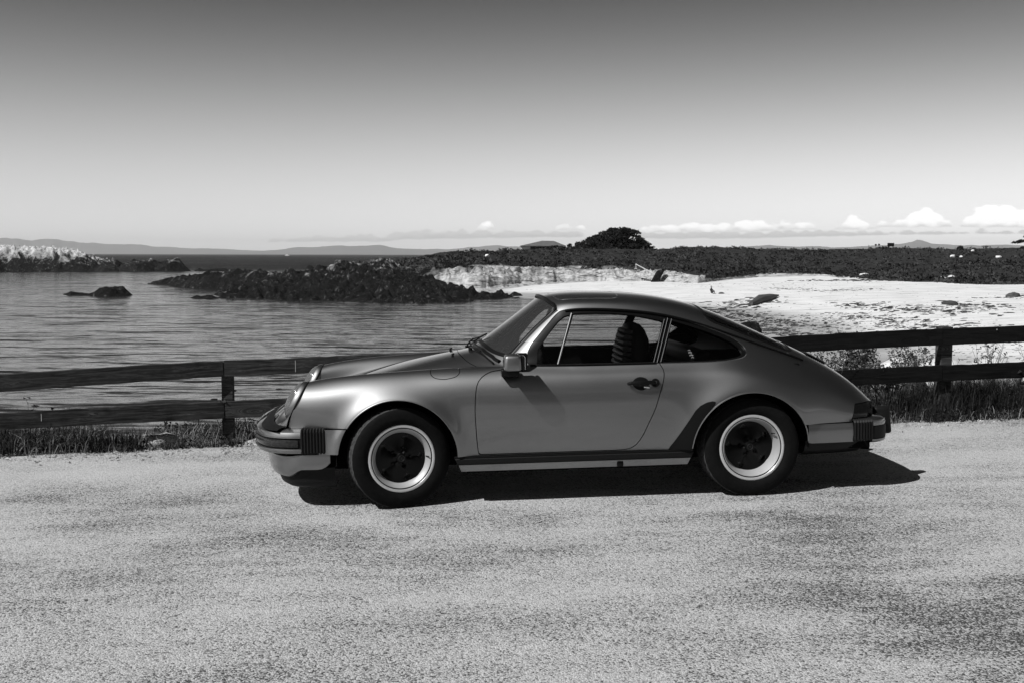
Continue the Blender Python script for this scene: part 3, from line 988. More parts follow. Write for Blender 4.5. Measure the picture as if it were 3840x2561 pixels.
FB = [(-.600,.757),(-.66,.752),(-.73,.728),(-.80,.680),(-.858,.60),(-.905,.49),(-.938,.35),(-.957,.19),(-.963,0)]
Q, QN = full_plan(FB, 44)
fbump = put_sweep('front_bumper', sweep(Q, QN, [(-.14,.500),(-.125,.511),(-.075,.512),(-.030,.505),(-.008,.492),(.0,.474),(.0,.458),(-.012,.455),(-.05,.455)]), MAT_PAINT, car)
put_sweep('lower_bar', sweep(Q, QN, [(-.03,.392),(-.006,.392),(.002,.388),(.004,.378),(-.002,.362),(-.03,.355),(-.12,.352)]), MAT_PAINT, fbump)
put_sweep('rubber_strip', sweep(Q, QN, [(-.05,.456),(-.013,.4545),(-.006,.449),(-.006,.398),(-.013,.3925),(-.05,.392)]), MAT_RUBBER, fbump)
for s in (1, -1):
    half = slice(1, 36) if s > 0 else slice(len(Q) - 36, len(Q) - 1)
    put_sweep('turn_signal', sweep(Q[half], QN[half], [(-.02,.447),(-.001,.446),(.002,.44),(.002,.407),(-.001,.401),(-.02,.400)]), MAT_INDICATOR, fbump)
low = [(-.700,.672),(-.745,.630),(-.782,.550),(-.803,.460),(-.815,.385),(-.823,.28),(-.832,0)]
q0, qn0 = full_plan(low, 40)
put_sweep('bumper_filler', sweep(q0, qn0, [(-.004,.526),(.02,.523),(.055,.516),(.078,.506)]), MAT_RUBBER, fbump)
upc = [hlp(-5), hlp(-35), hlp(-65), hlp(-95), hlp(-125), hlp(-155), hlp(-185), (-.79,.32,.557), (-.815,.20,.550), (-.832,0,.546)]
U_ = interp_path(upc, 40)
L_ = interp_path([(x, w, .512) for x, w in low], 40)
rows = [U_ * (1 - f) + L_ * f + np.array([-.012 * math.sin(math.pi * f), 0, 0]) for f in np.linspace(0, 1, 7)]
V = np.stack(rows, 1)
V = np.concatenate([V * [1, -1, 1], V[::-1][1:]], 0)
np_ = orient(grid_mesh('nose_panel', V, MAT_PAINT))
put('nose_panel', np_, car)
# corner bellows and the painted end piece ahead of the wheel arch
def bellows(pts, z0, z1, nr, d=.007):
    P, Nn = plan(pts, nr * 4 + 1)
    if Nn[0][1] < 0:
        Nn = -Nn
    prof = [(-.10, z1 - .002), (-.03, z1), (-.008, z1 - .006), (0, z1 - .018), (0, z0 + .012), (-.008, z0), (-.05, z0 - .004)]
    m = MB()
    V, F = [], []
    n = len(prof)
    for i, ((x, w), (nx, nw)) in enumerate(zip(P, Nn)):
        o2 = d * (0.5 - 0.5 * math.cos(2 * math.pi * i / 4))
        for o, z in prof:
            V.append((x + nx * (o + o2), -(w + nw * (o + o2)), z + (o2 * .8 if z > (z0 + z1) / 2 else 0)))
    for i in range(len(P) - 1):
        for j in range(n - 1):
            F.append((i * n + j, i * n + j + 1, (i + 1) * n + j + 1, (i + 1) * n + j))
    return m.add(V, F)
both('bumper_bellows', bellows([(-.605,.757),(-.55,.762),(-.452,.764)], .356, .512, 8), MAT_RUBBER, False, parents=(fbump, fbump))
def flank_panel(poly, off, depth=.03):
    """panel following a plan width, poly in (x,z), w from callable"""
    pass
def strip_panel(xs, wfun, zb, zt, round_bottom=0.0, crown=0.006):
    """near-side panel between zb(x) and zt(x), slightly crowned, with inward returns"""
    m = MB()
    V, F = [], []
    rows = 9
    for x in xs:
        b, t = zb(x), zt(x)
        V.append((x, -(wfun(x) - .06), t))
        for r in range(rows):
            f = r / (rows - 1)
            z = t + (b - t) * f
            o = crown * (1 - (2 * f - 1)**2) - round_bottom * max(0, (f - .55) / .45)**2
            V.append((x, -(wfun(x) + o), z))
        V.append((x, -(wfun(x) - .08 - round_bottom), b))
    n = rows + 2
    for i in range(len(xs) - 1):
        for j in range(n - 1):
            F.append((i * n + j, (i + 1) * n + j, (i + 1) * n + j + 1, i * n + j + 1))
    return m.add(V, F)
arch_x = lambda z: -math.sqrt(max(0, .374**2 - (z - .312)**2))
# end piece: its rear edge follows the arch
def end_piece():
    m = MB()
    V, F = [], []
    zs = np.linspace(.352, .507, 12)
    cols = 8
    for z in zs:
        x1 = arch_x(z) - .002
        x0 = -.455 - .04 * (.507 - z) / .155
        for c in range(cols + 1):
            f = c / cols
            x = x0 + (x1 - x0) * f
            w = .760 + .026 * math.exp(-((x1 - x) / .05)**2) 
            V.append((x, -w, z))
    n = cols + 1
    for i in range(len(zs) - 1):
        for j in range(cols):
            F.append((i * n + j, i * n + j + 1, (i + 1) * n + j + 1, (i + 1) * n + j))
    m.add(V, F)
    return m
for nm, mb_ in (('bumper_end', end_piece()),):
    for k, m_ in enumerate((mb_, mirror_mb(mb_))):
        me = m_.mesh(nm, MAT_PAINT, True)
        mod = put(nm, me, fbump)
# front valance, painted, with rubber lip below
VB = [(-.425,.758),(-.50,.757),(-.58,.752),(-.66,.735),(-.735,.68),(-.80,.58),(-.845,.46),(-.872,.33),(-.888,.18),(-.893,0)]
Q, QN = full_plan(VB, 40)
def valance():
    V, F = [], []
    prof = [(-.05,.350),(-.002,.350),(.0,.30),(-.003,.272),(-.014,.255),(-.07,.248)]
    n = len(prof)
    for (x, y), (nx, ny) in zip(Q, QN):
        front = min(1, max(0, (abs(nx) - .15) / .5))
        tail_ = min(1, max(0, (x + .50) / .075))
        for j, (o, z) in enumerate(prof):
            zz = z - front * .062 * (j / (n - 1))**1.0
            oo = o - front * .02 * (j / (n - 1))
            zz = zz + tail_**2 * .05 * (j / (n - 1))
            V.append((x + nx * oo - (tail_ * .0), y + ny * oo, zz))
    for i in range(len(Q) - 1):
        for j in range(n - 1):
            F.append((i * n + j, i * n + j + 1, (i + 1) * n + j + 1, (i + 1) * n + j))
    return MB().add(V, F)
val = put_sweep('front_valance', valance(), MAT_PAINT, car)
LB = [(-.40,.70),(-.50,.70),(-.60,.69),(-.67,.655),(-.725,.58),(-.762,.47),(-.785,.33),(-.80,.16),(-.803,0)]
Q, QN = full_plan(LB, 36)
put_sweep('spoiler_lip', sweep(Q, QN, [(.02,.262),(.012,.22),(.012,.18),(.0,.15),(-.03,.130),(-.10,.122)]), MAT_RUBBER, val)

# rear bumper
both('bumper_end', strip_panel(np.linspace(2.648, 2.955, 14), lambda x: .772 - .10 * max(0, x - 2.70)**1.3, lambda x: .326 if x > 2.66 else .33, lambda x: .450, crown=.008), MAT_PAINT)
RB = [(3.088,.745),(3.13,.735),(3.18,.705),(3.225,.64),(3.255,.55),(3.275,.42),(3.285,.25),(3.29,0)]
Q, QN = full_plan(RB, 30)
rbump = put_sweep('rear_bumper', sweep(Q, QN, [(-.16,.474),(-.10,.478),(-.03,.472),(-.006,.460),(.0,.445),(-.004,.425),(-.008,.42)]), MAT_PAINT, car)
put_sweep('rubber_strip', sweep(Q, QN, [(-.03,.421),(-.002,.421),(.001,.415),(.001,.345),(-.004,.338),(-.03,.335)]), MAT_RUBBER, rbump)
put_sweep('lower_bar', sweep(Q, QN, [(-.02,.337),(.0,.335),(.0,.322),(-.02,.312),(-.10,.31)]), MAT_PAINT, rbump)
both('bumper_bellows', bellows([(2.955,.768),(3.02,.762),(3.095,.744)], .328, .468, 7), MAT_RUBBER, False, parents=(rbump, rbump))
for s in (-1, 1):
    t = MB().box((3.275, s * .44, .415), (.14, .095, .185), taper=.82)
    put('bumper_guard', t.mesh('bumper_guard', MAT_RUBBER, True, .022, 3), rbump)
RV = [(2.64,.735),(2.80,.72),(2.95,.70),(3.08,.65),(3.15,.57),(3.19,.45),(3.205,.25),(3.21,0)]
Q, QN = full_plan(RV, 26)
put_sweep('rear_valance', sweep(Q, QN, [(.0,.335),(.005,.32),(-.02,.27),(-.07,.235),(-.16,.222)]), MAT_TRIM, car)
put('rear_panel', MB().box((3.13, 0, .50), (.05, 1.20, .13)).mesh('rear_panel', MAT_DARKLENS, True, .01), car)
put('exhaust_pipe', MB().tube([(2.95, -.40, .245), (3.12, -.42, .245), (3.20, -.43, .240)], .030, 16).mesh('exhaust_pipe', MAT_UNDER, True), car)
grl = MB()
for i in range(9):
    u = 17.75 + i * .075
    q = at_uk(u, 0, -.002)
    grl.box(q, (.012, .60, .012))
put('engine_grille', grl.mesh('engine_grille', MAT_TRIM, False), car)

# sills
def sill(z0, z1, x0, x1, w0, w1, slant):
    V = []
    pr = [(w0 - .08, z1), (w0, z1), (w0 + .006, z1 - .006), (w1 + .004, z0 + .006), (w1, z0), (w1 - .08, z0)]
    for x, e in ((x0, 0), (x1, 1)):
        for w, z in pr:
            sh = slant * (z1 - z) * (1 if e == 0 else -1)
            V.append((x + sh, -w, z))
    n = len(pr)
    F = [(j, n + j, n + j + 1, j + 1) for j in range(n - 1)] + [tuple(range(n)), tuple(range(2 * n - 1, n - 1, -1))]
    return MB().add(V, F)
both('sill_trim', sill(.264, .302, .353, 1.888, .778, .778, .45), MAT_RUBBER, False)
both('sill_bead', MB().tube([(x, -.774, .3075) for x in np.linspace(.350, 1.885, 10)], .0075, 8), MAT_CHROME if False else MAT_TRIM, True)
both('sill_panel', sill(.212, .2635, .376, 1.872, .762, .742, .35), MAT_PAINT, False)
both('jack_plug', MB().box((1.412, -.752, .232), (.04, .03, .036)), MAT_TRIM, True, .006)
both('sill_inner', MB().box((1.12, -.70, .29), (1.50, .10, .13)), MAT_UNDER, False)

# arch lips, liners and underside
def arch_lip(xc, zc, R, A, sg, a0, a1):
    pts = []
    for a in np.linspace(a0, a1, 50):
        x, z = xc + (R + .003) * math.cos(a), zc + (R + .003) * math.sin(a)
        pts.append(on_side(x, z, .001))
    return MB().tube(pts, .0045, 6)
both('arch_lip', arch_lip(*ARCH[0], math.radians(30), math.radians(147)), MAT_PAINT)
both('arch_lip', arch_lip(*ARCH[1], math.radians(8), math.radians(175)), MAT_PAINT)
for (xc, zc, R, A, sg), a0, a1 in ((ARCH[0], -.02, math.pi + .10), (ARCH[1], .0, math.pi - .02)):
    lin = MB()
    V, F = [], []
    n = 36
    for i in range(n + 1):
        a = a0 + (a1 - a0) * i / n
        for w, rr in ((.775, R + .012), (.74, R + .02), (.42, R + .02)):
            V.append((xc + rr * math.cos(a), -w, zc + rr * math.sin(a)))
    for i in range(n):
        for j in (0, 1):
            F.append((i * 3 + j, i * 3 + j + 1, (i + 1) * 3 + j + 1, (i + 1) * 3 + j))
    k = len(V)
    V.append((xc, -.42, zc))
    F += [(k, i * 3 + 2, (i + 1) * 3 + 2) for i in range(n)]
    lin.add(V, F)
    both('wheel_liner', lin, MAT_UNDER)
pan = MB().box((1.15, 0, .235), (3.4, .80, .09)).box((1.13, 0, .245), (1.40, 1.40, .10)).box((-.55, 0, .30), (.30, 1.36, .10)).box((2.90, 0, .33), (.40, 1.36, .12))
put('floor_pan', pan.mesh('floor_pan', MAT_UNDER, False), car)

# cabin
ins = MB()
ins.box((1.24, -.655, .58), (.90, .03, .56)).box((1.24, .655, .58), (.90, .03, .56))
ins.box((2.25, 0, .74), (.80, 1.18, .18)).box((.66, 0, .58), (.05, 1.25, .40))
put('cabin_lining', ins.mesh('cabin_lining', MAT_INSIDE, False), car)
dash = MB().box((.86, 0, .80), (.22, 1.14, .12)).box((.84, -.33, .872), (.14, .34, .05))
put('dashboard', dash.mesh('dashboard', MAT_INSIDE, True, .02, 3), car)
Ms = Matrix.Translation((.985, -.33, .885)) @ frame_of(Vector((-.92, 0, -.39)))
sw = MB()
sw.tube([Ms @ Vector((.185 * math.cos(a), .185 * math.sin(a), 0)) for a in np.linspace(0, 2 * math.pi, 33)[:-1]], .015, 8, closed=True)
for a in (math.radians(20), math.radians(160), math.radians(270)):
    sw.tube([Ms @ Vector((0, 0, .02)), Ms @ Vector((.18 * math.cos(a), .18 * math.sin(a), 0))], .013, 6)
sw.tube([Ms @ Vector((0, 0, -.02)), Ms @ Vector((0, 0, .22))], .045, 12)
put('steering_wheel', sw.mesh('steering_wheel', MAT_INSIDE, True), car)
def seat(yc, dx=0.0, dz=0.0):
    st = MB()
    # cushion
    st.box((1.30 + dx, yc, .46 + dz), (.52, .50, .16))
    so = put('seat', st.mesh('seat', MAT_LEATHER, True, .05, 3), car)
    # backrest shell: side outline swept across, rounded shoulders
    out = [(1.555,.50),(1.572,.66),(1.585,.80),(1.592,.90),(1.594,1.00),(1.590,1.06),(1.585,1.095),(1.582,1.108)]
    wd = [.25,.25,.25,.235,.19,.155,.11,.05]
    dp = [.085,.090,.094,.092,.080,.062,.040,.015]
    V, F = [], []
    n = 24
    for (x, z), w, d in zip(out, wd, dp):
        for i in range(n):
            a = 2 * math.pi * i / n
            c, s2 = math.cos(a), math.sin(a)
            e = lambda v, p_: math.copysign(abs(v)**p_, v)
            V.append((x + dx + d * e(s2, .7), yc + w * e(c, .55), z + dz))
    for r in range(len(out) - 1):
        for i in range(n):
            F.append((r * n + i, r * n + (i + 1) % n, (r + 1) * n + (i + 1) % n, (r + 1) * n + i))
    F.append(tuple((len(out) - 1) * n + i for i in range(n)))
    put('backrest', orient(MB().add(V, F).mesh('backrest', MAT_LEATHER, True, angle=60)), so)
    for i in range(7):
        z = .835 + .036 * i
        w = float(np.interp(z, [.8, .9, 1.0, 1.06], [.215, .20, .16, .13]))
        xf = float(np.interp(z, [o[1] for o in out], [o[0] - d for o, d in zip(out, dp)]))
        pl = MB().tube([(xf + dx + .03, yc - w - .014, z + dz), (xf + dx - .004, yc - w + .02, z + dz), (xf + dx - .010, yc, z + dz), (xf + dx - .004, yc + w - .02, z + dz), (xf + dx + .03, yc + w + .014, z + dz)], [.012, .0185, .019, .0185, .012], 8)
        put('seat_pleat', pl.mesh('seat_pleat', MAT_PLEAT_LIT, True), so)
seat(-.33)
seat(.33, .12, -.06)
hl = MB()
# small parcel shelf speakers and roll of the rear seat back
hl.box((2.02, 0, .84), (.12, 1.10, .16))
put('rear_seat', hl.mesh('rear_seat', MAT_LEATHER, True, .04, 3), car)

# wipers and washer jets
def on_top(x, y, off=0.0):
    m = KK < 3.2
    X, Y = G[..., 0][m], -G[..., 1][m]
    i = int(np.argmin((X - x)**2 + (Y - abs(y))**2))
    p, n = G[m][i], GN[m][i]
    z = p[2] - ((x - p[0]) * n[0]) / max(n[2], .3)
    return Vector((x, y, z)) + Vector((n[0], n[1] * (1 if y < 0 else -1), n[2])) * off
for y0, y1 in ((-.10, -.56), (.42, -.03)):
    wp = MB()
    w0 = on_top(.50, y0, .012)
    pts = [on_top(.50 + .10 * f**1.4 + (.02 if y1 < -.3 else 0) * f, y0 + (y1 - y0) * f, .020 + .018 * math.sin(math.pi * f)) for f in np.linspace(0, 1, 9)]
    wp.tube([w0 - Vector((0, 0, .02)), w0 + Vector((0, 0, .02))], .014, 10)
    wp.tube(pts[:6], .0065, 6)
    bl = [on_top(.525 + .10 * f**1.4, y0 + (y1 - y0) * (.2 + .8 * f), .016) for f in np.linspace(0, 1, 12)]
    wp.tube(bl, .006, 6)
    for i in (2, 5, 8):
        wp.tube([bl[i], pts[min(5, i // 2 + 1)]], .004, 5)
    put('wiper', wp.mesh('wiper', MAT_TRIM, True), car)
for y in (-.22, .22):
    q = on_top(.37, y, .0)
    put('washer_jet', MB().tube([q, q + Vector((0, 0, .018)), q + Vector((.012, 0, .022))], [.010, .009, .006], 8).mesh('washer_jet', MAT_TRIM, True), car)
cow = MB().tube([on_top(.535 + .14 * (abs(y) / .58)**2.2, y, .006) for y in np.linspace(-.56, .56, 41)], .012, 8)
put('cowl_seal', cow.mesh('cowl_seal', MAT_TRIM, True), car)
# sticker on the quarter window
stk = MB()
for i, (dx, dz, w, h) in enumerate(((0, .018, .018, .006), (.004, .004, .024, .010), (.010, -.012, .026, .010), (.016, -.026, .020, .006))):
    q = on_side(1.895 + dx, .925 + dz, -.0115)
    for j in range(3):
        c = q + Vector((-.5 * w + (j + .5) * w / 3, 0, (j % 2) * .003))
        stk.box(c, (w / 3 * .62, .002, h * (.8 if j != 1 else 1.0)))
put('window_sticker', stk.mesh('window_sticker', simple('sticker_white', .35, .5), False), car)

# ---- wheels
def tyre_mesh(width, R=.316, rim=.2125):
    """tyre with grooves and cross cuts; axis along +Z local, outer face at +Z"""
    h = width / 2
    prof = [(rim - .012, h * .86), (rim + .002, h * .92), (rim + .012, h * .985), (rim + .035, h * 1.03), (R - .055, h * 1.03), (R - .028, h * .99), (R - .012, h * .93), (R - .004, h * .86)]
    tread = []
    for c in (.62, .22, -.22, -.62):
        tread += [(R, h * (c + .10), 1), (R, h * (c + .035), 1), (R - .008, h * (c + .03), 0), (R - .008, h * (c - .03), 0), (R, h * (c - .035), 1), (R, h * (c - .10), 1)]
    prof = [(r, a, 0) for r, a in prof] + [(R, h * .78, 1)] + tread + [(R, -h * .78, 1)] + [(r, -a, 0) for r, a in reversed(prof)]
    n = 192
    V, F = [], []
    m = len(prof)
    for k in range(n):
        an = 2 * math.pi * k / n
        for r, a, tr in prof:
            rr = r
            ph = (k + (3 if a > 0 else 0) + int(abs(a) / h * 4)) % 6
            if tr and ph == 0:
                rr = r - .0045
            elif tr == 0 and r > R - .02 and abs(a) > h * .8 and ph == 0:
                rr = r - .0012
            V.append((rr * math.cos(an), rr * math.sin(an), a))
    for k in range(n):
        l = (k + 1) % n
        for i in range(m - 1):
            F.append((k * m + i, l * m + i, l * m + i + 1, k * m + i + 1))
    rad = np.hypot(np.array([v[0] for v in V]), np.array([v[1] for v in V]))
    hh = np.abs(np.array([v[2] for v in V]))
    tr = [f for f in F if all(rad[i] > R - .014 and hh[i] < h * .90 for i in f)]
    sw_ = [f for f in F if not all(rad[i] > R - .014 and hh[i] < h * .90 for i in f)]
    return [orient(MB().add(V, g).mesh(nm, mt, True, angle=28)) for nm, g, mt in (('tyre', sw_, MAT_TYRE), ('tread', tr, MAT_TREAD))]

def spoke_mesh(r0, r1, depth):
    """one of five leaf-shaped wings pressed into a dish"""
    V, F = [], []
    nr, na = 12, 10
    for i in range(nr + 1):
        f = i / nr
        r = r0 + (r1 - r0) * f
        half = math.radians(36.4) * (1.0 - .27 * math.exp(-((f - .75) / .085)**2))
        for j in range(na + 1):
            g = -1 + 2 * j / na
            a = half * g
            z = depth(f) + .012 * (1 - g * g) * (1 - .55 * f) - .003 * max(0, abs(g) - .7) / .3
            V.append((r * math.cos(a), r * math.sin(a), z))
    n = na + 1
    for i in range(nr):
        for j in range(na):
            F.append((i * n + j, (i + 1) * n + j, (i + 1) * n + j + 1, i * n + j + 1))
    return MB().add(V, F)

def make_wheel(width, lip, dish, barrel_in):
    """parts around local +Z = outward"""
    w = empty('wheel')
    w.parent = car
    h = width / 2
    for me in tyre_mesh(width):
        put(me.name, me, w)
    R = .2125
    rim = MB().lathe([(R + .004, h * .80), (R + .003, h * .915), (R - .001, h * .95), (R - .008, h * .96), (R - .015, h * .945), (R - .0170, h * .925)], 80)
    put('rim_lip', orient(rim.mesh('rim_lip', MAT_RIM, True, angle=50)), w)
    gr = MB().lathe([(R - .0170, h * .925), (R - .0185, h * .885), (R - .0225, h * .885), (R - .0235, h * .915)], 80)
    put('rim_groove', orient(gr.mesh('rim_groove', MAT_SPOKE, True)), w)
    ba = MB().lathe([(R - .0235, h * .915), (R - .0260, h * .92), (R - .040, h * (.91 - barrel_in * .35)), (R - .050, h * (.90 - barrel_in * .85)), (R - .0525, h * (.86 - barrel_in)), (R - .054, h * (.86 - barrel_in) - .02), (R - .054, -h * .85)], 80)
    put('rim_barrel', orient(ba.mesh('rim_barrel', MAT_BARREL, True, angle=50)), w)
    r1 = R - .0525
    zo = h * (.86 - barrel_in) - .004
    sp = spoke_mesh(.030, r1 + .003, lambda f: zo + dish * (1 - f)**1.0 * -1.0 + .030 * (1 - f)**2)
    bm = sp.mesh('spoke', MAT_SPOKE, True, angle=60)
    for i in range(5):
        s = put('spoke', bm, w)
        s.rotation_euler = (0, 0, math.radians(38 + 72 * i))
    zc = zo - dish + .03
    put('hub_cap', MB().lathe([(0, zc + .026), (.018, zc + .026), (.028, zc + .022), (.033, zc + .012), (.034, zc - .01)], 32).mesh('hub_cap', MAT_SPOKE, True, angle=40), w)
    em = MB().lathe([(.015, zc + .0262), (.0175, zc + .0275), (.020, zc + .0262)], 24)
    em.box((0, 0, zc + .0268), (.010, .014, .0016))
    put('hub_emblem', em.mesh('hub_emblem', MAT_LINE, True), w)
    nut = MB().lathe([(0, .010), (.007, .010), (.009, .007), (.009, -.008)], 6).mesh('wheel_nut', MAT_UNDER, False)
    for i in range(5):
        a = math.radians(2 + 72 * i)
        o = put('wheel_nut', nut, w)
        o.location = (.065 * math.cos(a), .065 * math.sin(a), zc + .002)
    bd = MB().lathe([(.04, zc - .06), (.075, zc - .055), (.138, zc - .055), (.140, zc - .075)], 48)
    put('brake_disc', bd.mesh('brake_disc', MAT_BRAKE, True, angle=40), w)
    vs = MB().tube([(R - .050, 0, h * .62), (R - .040, 0, h * .95)], .004, 6)
    put('valve', vs.mesh('valve', MAT_TRIM, True), w)
    return w

def copy_tree(o, parent):
    c = o.copy()
    COL.objects.link(c)
    c.parent = parent
    for ch in list(o.children):
        copy_tree(ch, c)
    return c

def set_wheel(w, x, y, steer, spin):
    sgn = -1 if y < 0 else 1
    # local +Z -> outward (+-y)
    Rm = Matrix.Rotation(math.radians(steer), 4, 'Z') @ Matrix.Rotation(-sgn * math.pi / 2, 4, 'X') @ Matrix.Rotation(math.radians(spin), 4, 'Z')
    w.matrix_local = Matrix.Translation((x, y, .3155)) @ Rm

wf = make_wheel(.205, .0, .022, .30)
set_wheel(wf, 0.0, -.690, 13.0, 0)
wf2 = copy_tree(wf, car)
set_wheel(wf2, 0.0, .690, 13.0, 20)
wr = make_wheel(.225, .0, .010, .62)
set_wheel(wr, 2.265, -.690, 0, 30)
wr2 = copy_tree(wr, car)
set_wheel(wr2, 2.265, .690, 0, 50)
# ================================================================== the place
_n = M_CAR.to_3x3().col[2]
_p0 = M_CAR.translation
def lot_z(x, y):
    return _p0.z - (_n.x * (x - _p0.x) + _n.y * (y - _p0.y)) / _n.z
def edge_y(x):
    return 9.08 + 0.112 * np.asarray(x, float)
SEA = -5.0
HAZE_DENSITY = 0.000036

# ---- asphalt lot: worn, pale, gritty
def asphalt():
    m, nt, out = nodes('worn_asphalt')
    tcn = N(nt, 'ShaderNodeTexCoord')
    P = tcn.outputs['Object']
    v1 = N(nt, 'ShaderNodeTexVoronoi', {'Vector': P, 'Scale': 135.0, 'Randomness': 1.0})
    v2 = N(nt, 'ShaderNodeTexVoronoi', {'Vector': P, 'Scale': 78.0, 'Randomness': 1.0})
    sp = N(nt, 'ShaderNodeSeparateColor', {0: v1.outputs['Color']})
    sp2 = N(nt, 'ShaderNodeSeparateColor', {0: v2.outputs['Color']})
    big = N(nt, 'ShaderNodeTexNoise', {'Vector': P, 'Scale': 0.42, 'Detail': 4.0, 'Roughness': 0.6, 'Distortion': 0.4})
    mp = N(nt, 'ShaderNodeMapping', {'Vector': P, 'Scale': (0.35, 1.0, 1.0)})
    mid = N(nt, 'ShaderNodeTexNoise', {'Vector': mp.outputs[0], 'Scale': 2.6, 'Detail': 5.0, 'Roughness': 0.62})
    fine = N(nt, 'ShaderNodeTexNoise', {'Vector': P, 'Scale': 60.0, 'Detail': 4.0, 'Roughness': 0.75})
    # share of pale chippings left on the dark binder
    wear = N(nt, 'ShaderNodeMath', {0: big.outputs['Fac'], 1: mid.outputs['Fac']}, operation='ADD')
    wmap = N(nt, 'ShaderNodeMapRange', {'Value': wear.outputs[0], 'From Min': 0.76, 'From Max': 1.20, 'To Min': -0.26, 'To Max': 0.34})
    # worn patches where the chippings are gone, and swept pale ones: (x, y, half width, half depth, amount)
    acc = wmap.outputs[0]
    for px, py, hw, hd, am in PATCHES:
        dv = N(nt, 'ShaderNodeVectorMath', {0: P, 1: (px, py, 0.0)}, operation='SUBTRACT')
        dm = N(nt, 'ShaderNodeVectorMath', {0: dv.outputs[0], 1: (1 / hw, 1 / hd, 0.0)}, operation='MULTIPLY')
        dl = N(nt, 'ShaderNodeVectorMath', {0: dm.outputs[0]}, operation='LENGTH')
        wb = N(nt, 'ShaderNodeMath', {0: dl.outputs['Value'], 1: N(nt, 'ShaderNodeMath', {0: mid.outputs['Fac'], 1: 1.6}, operation='MULTIPLY').outputs[0]}, operation='ADD')
        fz = N(nt, 'ShaderNodeMapRange', {'Value': wb.outputs[0], 'From Min': 0.95, 'From Max': 1.95, 'To Min': am, 'To Max': 0.0}, interpolation_type='SMOOTHSTEP')
        acc = N(nt, 'ShaderNodeMath', {0: acc, 1: fz.outputs[0]}, operation='ADD').outputs[0]
    a = N(nt, 'ShaderNodeMath', {0: sp.outputs[0], 1: acc}, operation='ADD')
    b2 = N(nt, 'ShaderNodeMath', {0: fine.outputs['Fac'], 1: 0.5}, operation='SUBTRACT')
    b3 = N(nt, 'ShaderNodeMath', {0: b2.outputs[0], 1: 1.3}, operation='MULTIPLY')
    c = N(nt, 'ShaderNodeMath', {0: a.outputs[0], 1: b3.outputs[0]}, operation='ADD')
    d = N(nt, 'ShaderNodeMath', {0: sp2.outputs[1], 1: 0.5}, operation='SUBTRACT')
    d2 = N(nt, 'ShaderNodeMath', {0: d.outputs[0], 1: 0.35}, operation='MULTIPLY')
    e = N(nt, 'ShaderNodeMath', {0: c.outputs[0], 1: d2.outputs[0]}, operation='ADD')
    col = ramp(nt, e.outputs[0], [(0.0, GROUND * 0.14), (0.18, GROUND * 0.42), (0.40, GROUND * .92), (0.75, GROUND * 1.18), (1.0, GROUND * 1.38)])
    hg = N(nt, 'ShaderNodeMath', {0: v1.outputs['Distance'], 1: -1.0}, operation='MULTIPLY')
    hs_ = N(nt, 'ShaderNodeMath', {0: hg.outputs[0], 1: e.outputs[0]}, operation='ADD')
    bp = N(nt, 'ShaderNodeBump', {'Height': hs_.outputs[0], 'Strength': 0.7, 'Distance': 0.006})
    b = N(nt, 'ShaderNodeBsdfPrincipled', {'Base Color': col, 'Roughness': 0.85, 'Normal': bp.outputs[0], 'Specular IOR Level': 0.3})
    nt.links.new(b.outputs[0], out.inputs[0])
    return m
PATCHES = [(1.9,4.5,.95,.6,-.30),(2.6,5.6,1.1,.42,-.14),(-1.3,5.9,1.0,.36,-.20),(-.9,5.15,.85,.30,-.18),(1.4,6.2,.9,.26,-.15),(-2.6,6.9,1.1,.26,-.12),(-2.7,7.9,1.7,.6,.28),(.5,4.95,1.1,.42,.18),(3.6,9.0,1.4,.4,.22),(-1.5,4.2,.75,.36,.14),(4.3,8.2,1.5,.45,.12)]
GROUND = 0.385
MAT_ASPHALT = asphalt()
xs = np.concatenate([np.linspace(-70, -8, 22), np.linspace(-7.5, 9, 160), np.linspace(9.6, 70, 22)])
ts = np.concatenate([np.linspace(-80, -12, 14), np.linspace(-11, -1, 40), np.linspace(-.9, .35, 40)])
X, T = np.meshgrid(xs, ts, indexing='ij')
rag = 0.20 * fbm(np.stack([X * 1.3, X * 0, X * 0 + 2], -1), 4, 5) + 0.07 * vnoise(np.stack([X * 9, X * 0, X * 0], -1), 3)
Y = edge_y(X) + T + rag * np.clip((T + 1.0), 0, 1)
Z = lot_z(X, Y)
Pn = np.stack([X, Y, X * 0], -1)
Z = Z + 0.012 * fbm(Pn * 0.8, 3, 9) * np.clip((T + 14) / 4, 0, 1) * np.clip(1 - np.abs(X) / 30, 0, 1) * np.where((np.abs(X - .4) < 3.2) & (np.abs(Y - 7.6) < 1.6), .25, 1)
Z = Z - 0.05 * np.clip(T / .35, 0, 1)**2
put('car_park', grid_mesh('car_park', np.stack([X, Y, Z], -1), MAT_ASPHALT), kind='structure')
xs = np.linspace(-70, 70, 40)
X, Y = np.meshgrid(xs, np.linspace(-15.5, -5.5, 12), indexing='ij')
put('unseen_dark_strip', grid_mesh('unseen_dark_strip', np.stack([X, Y, lot_z(X, Y) + .012], -1), simple('dark_strip_asphalt', .045, .8, noise=.3, scale=8)), kind='structure')  # added unseen strip behind the camera, darkens what the car side mirrors

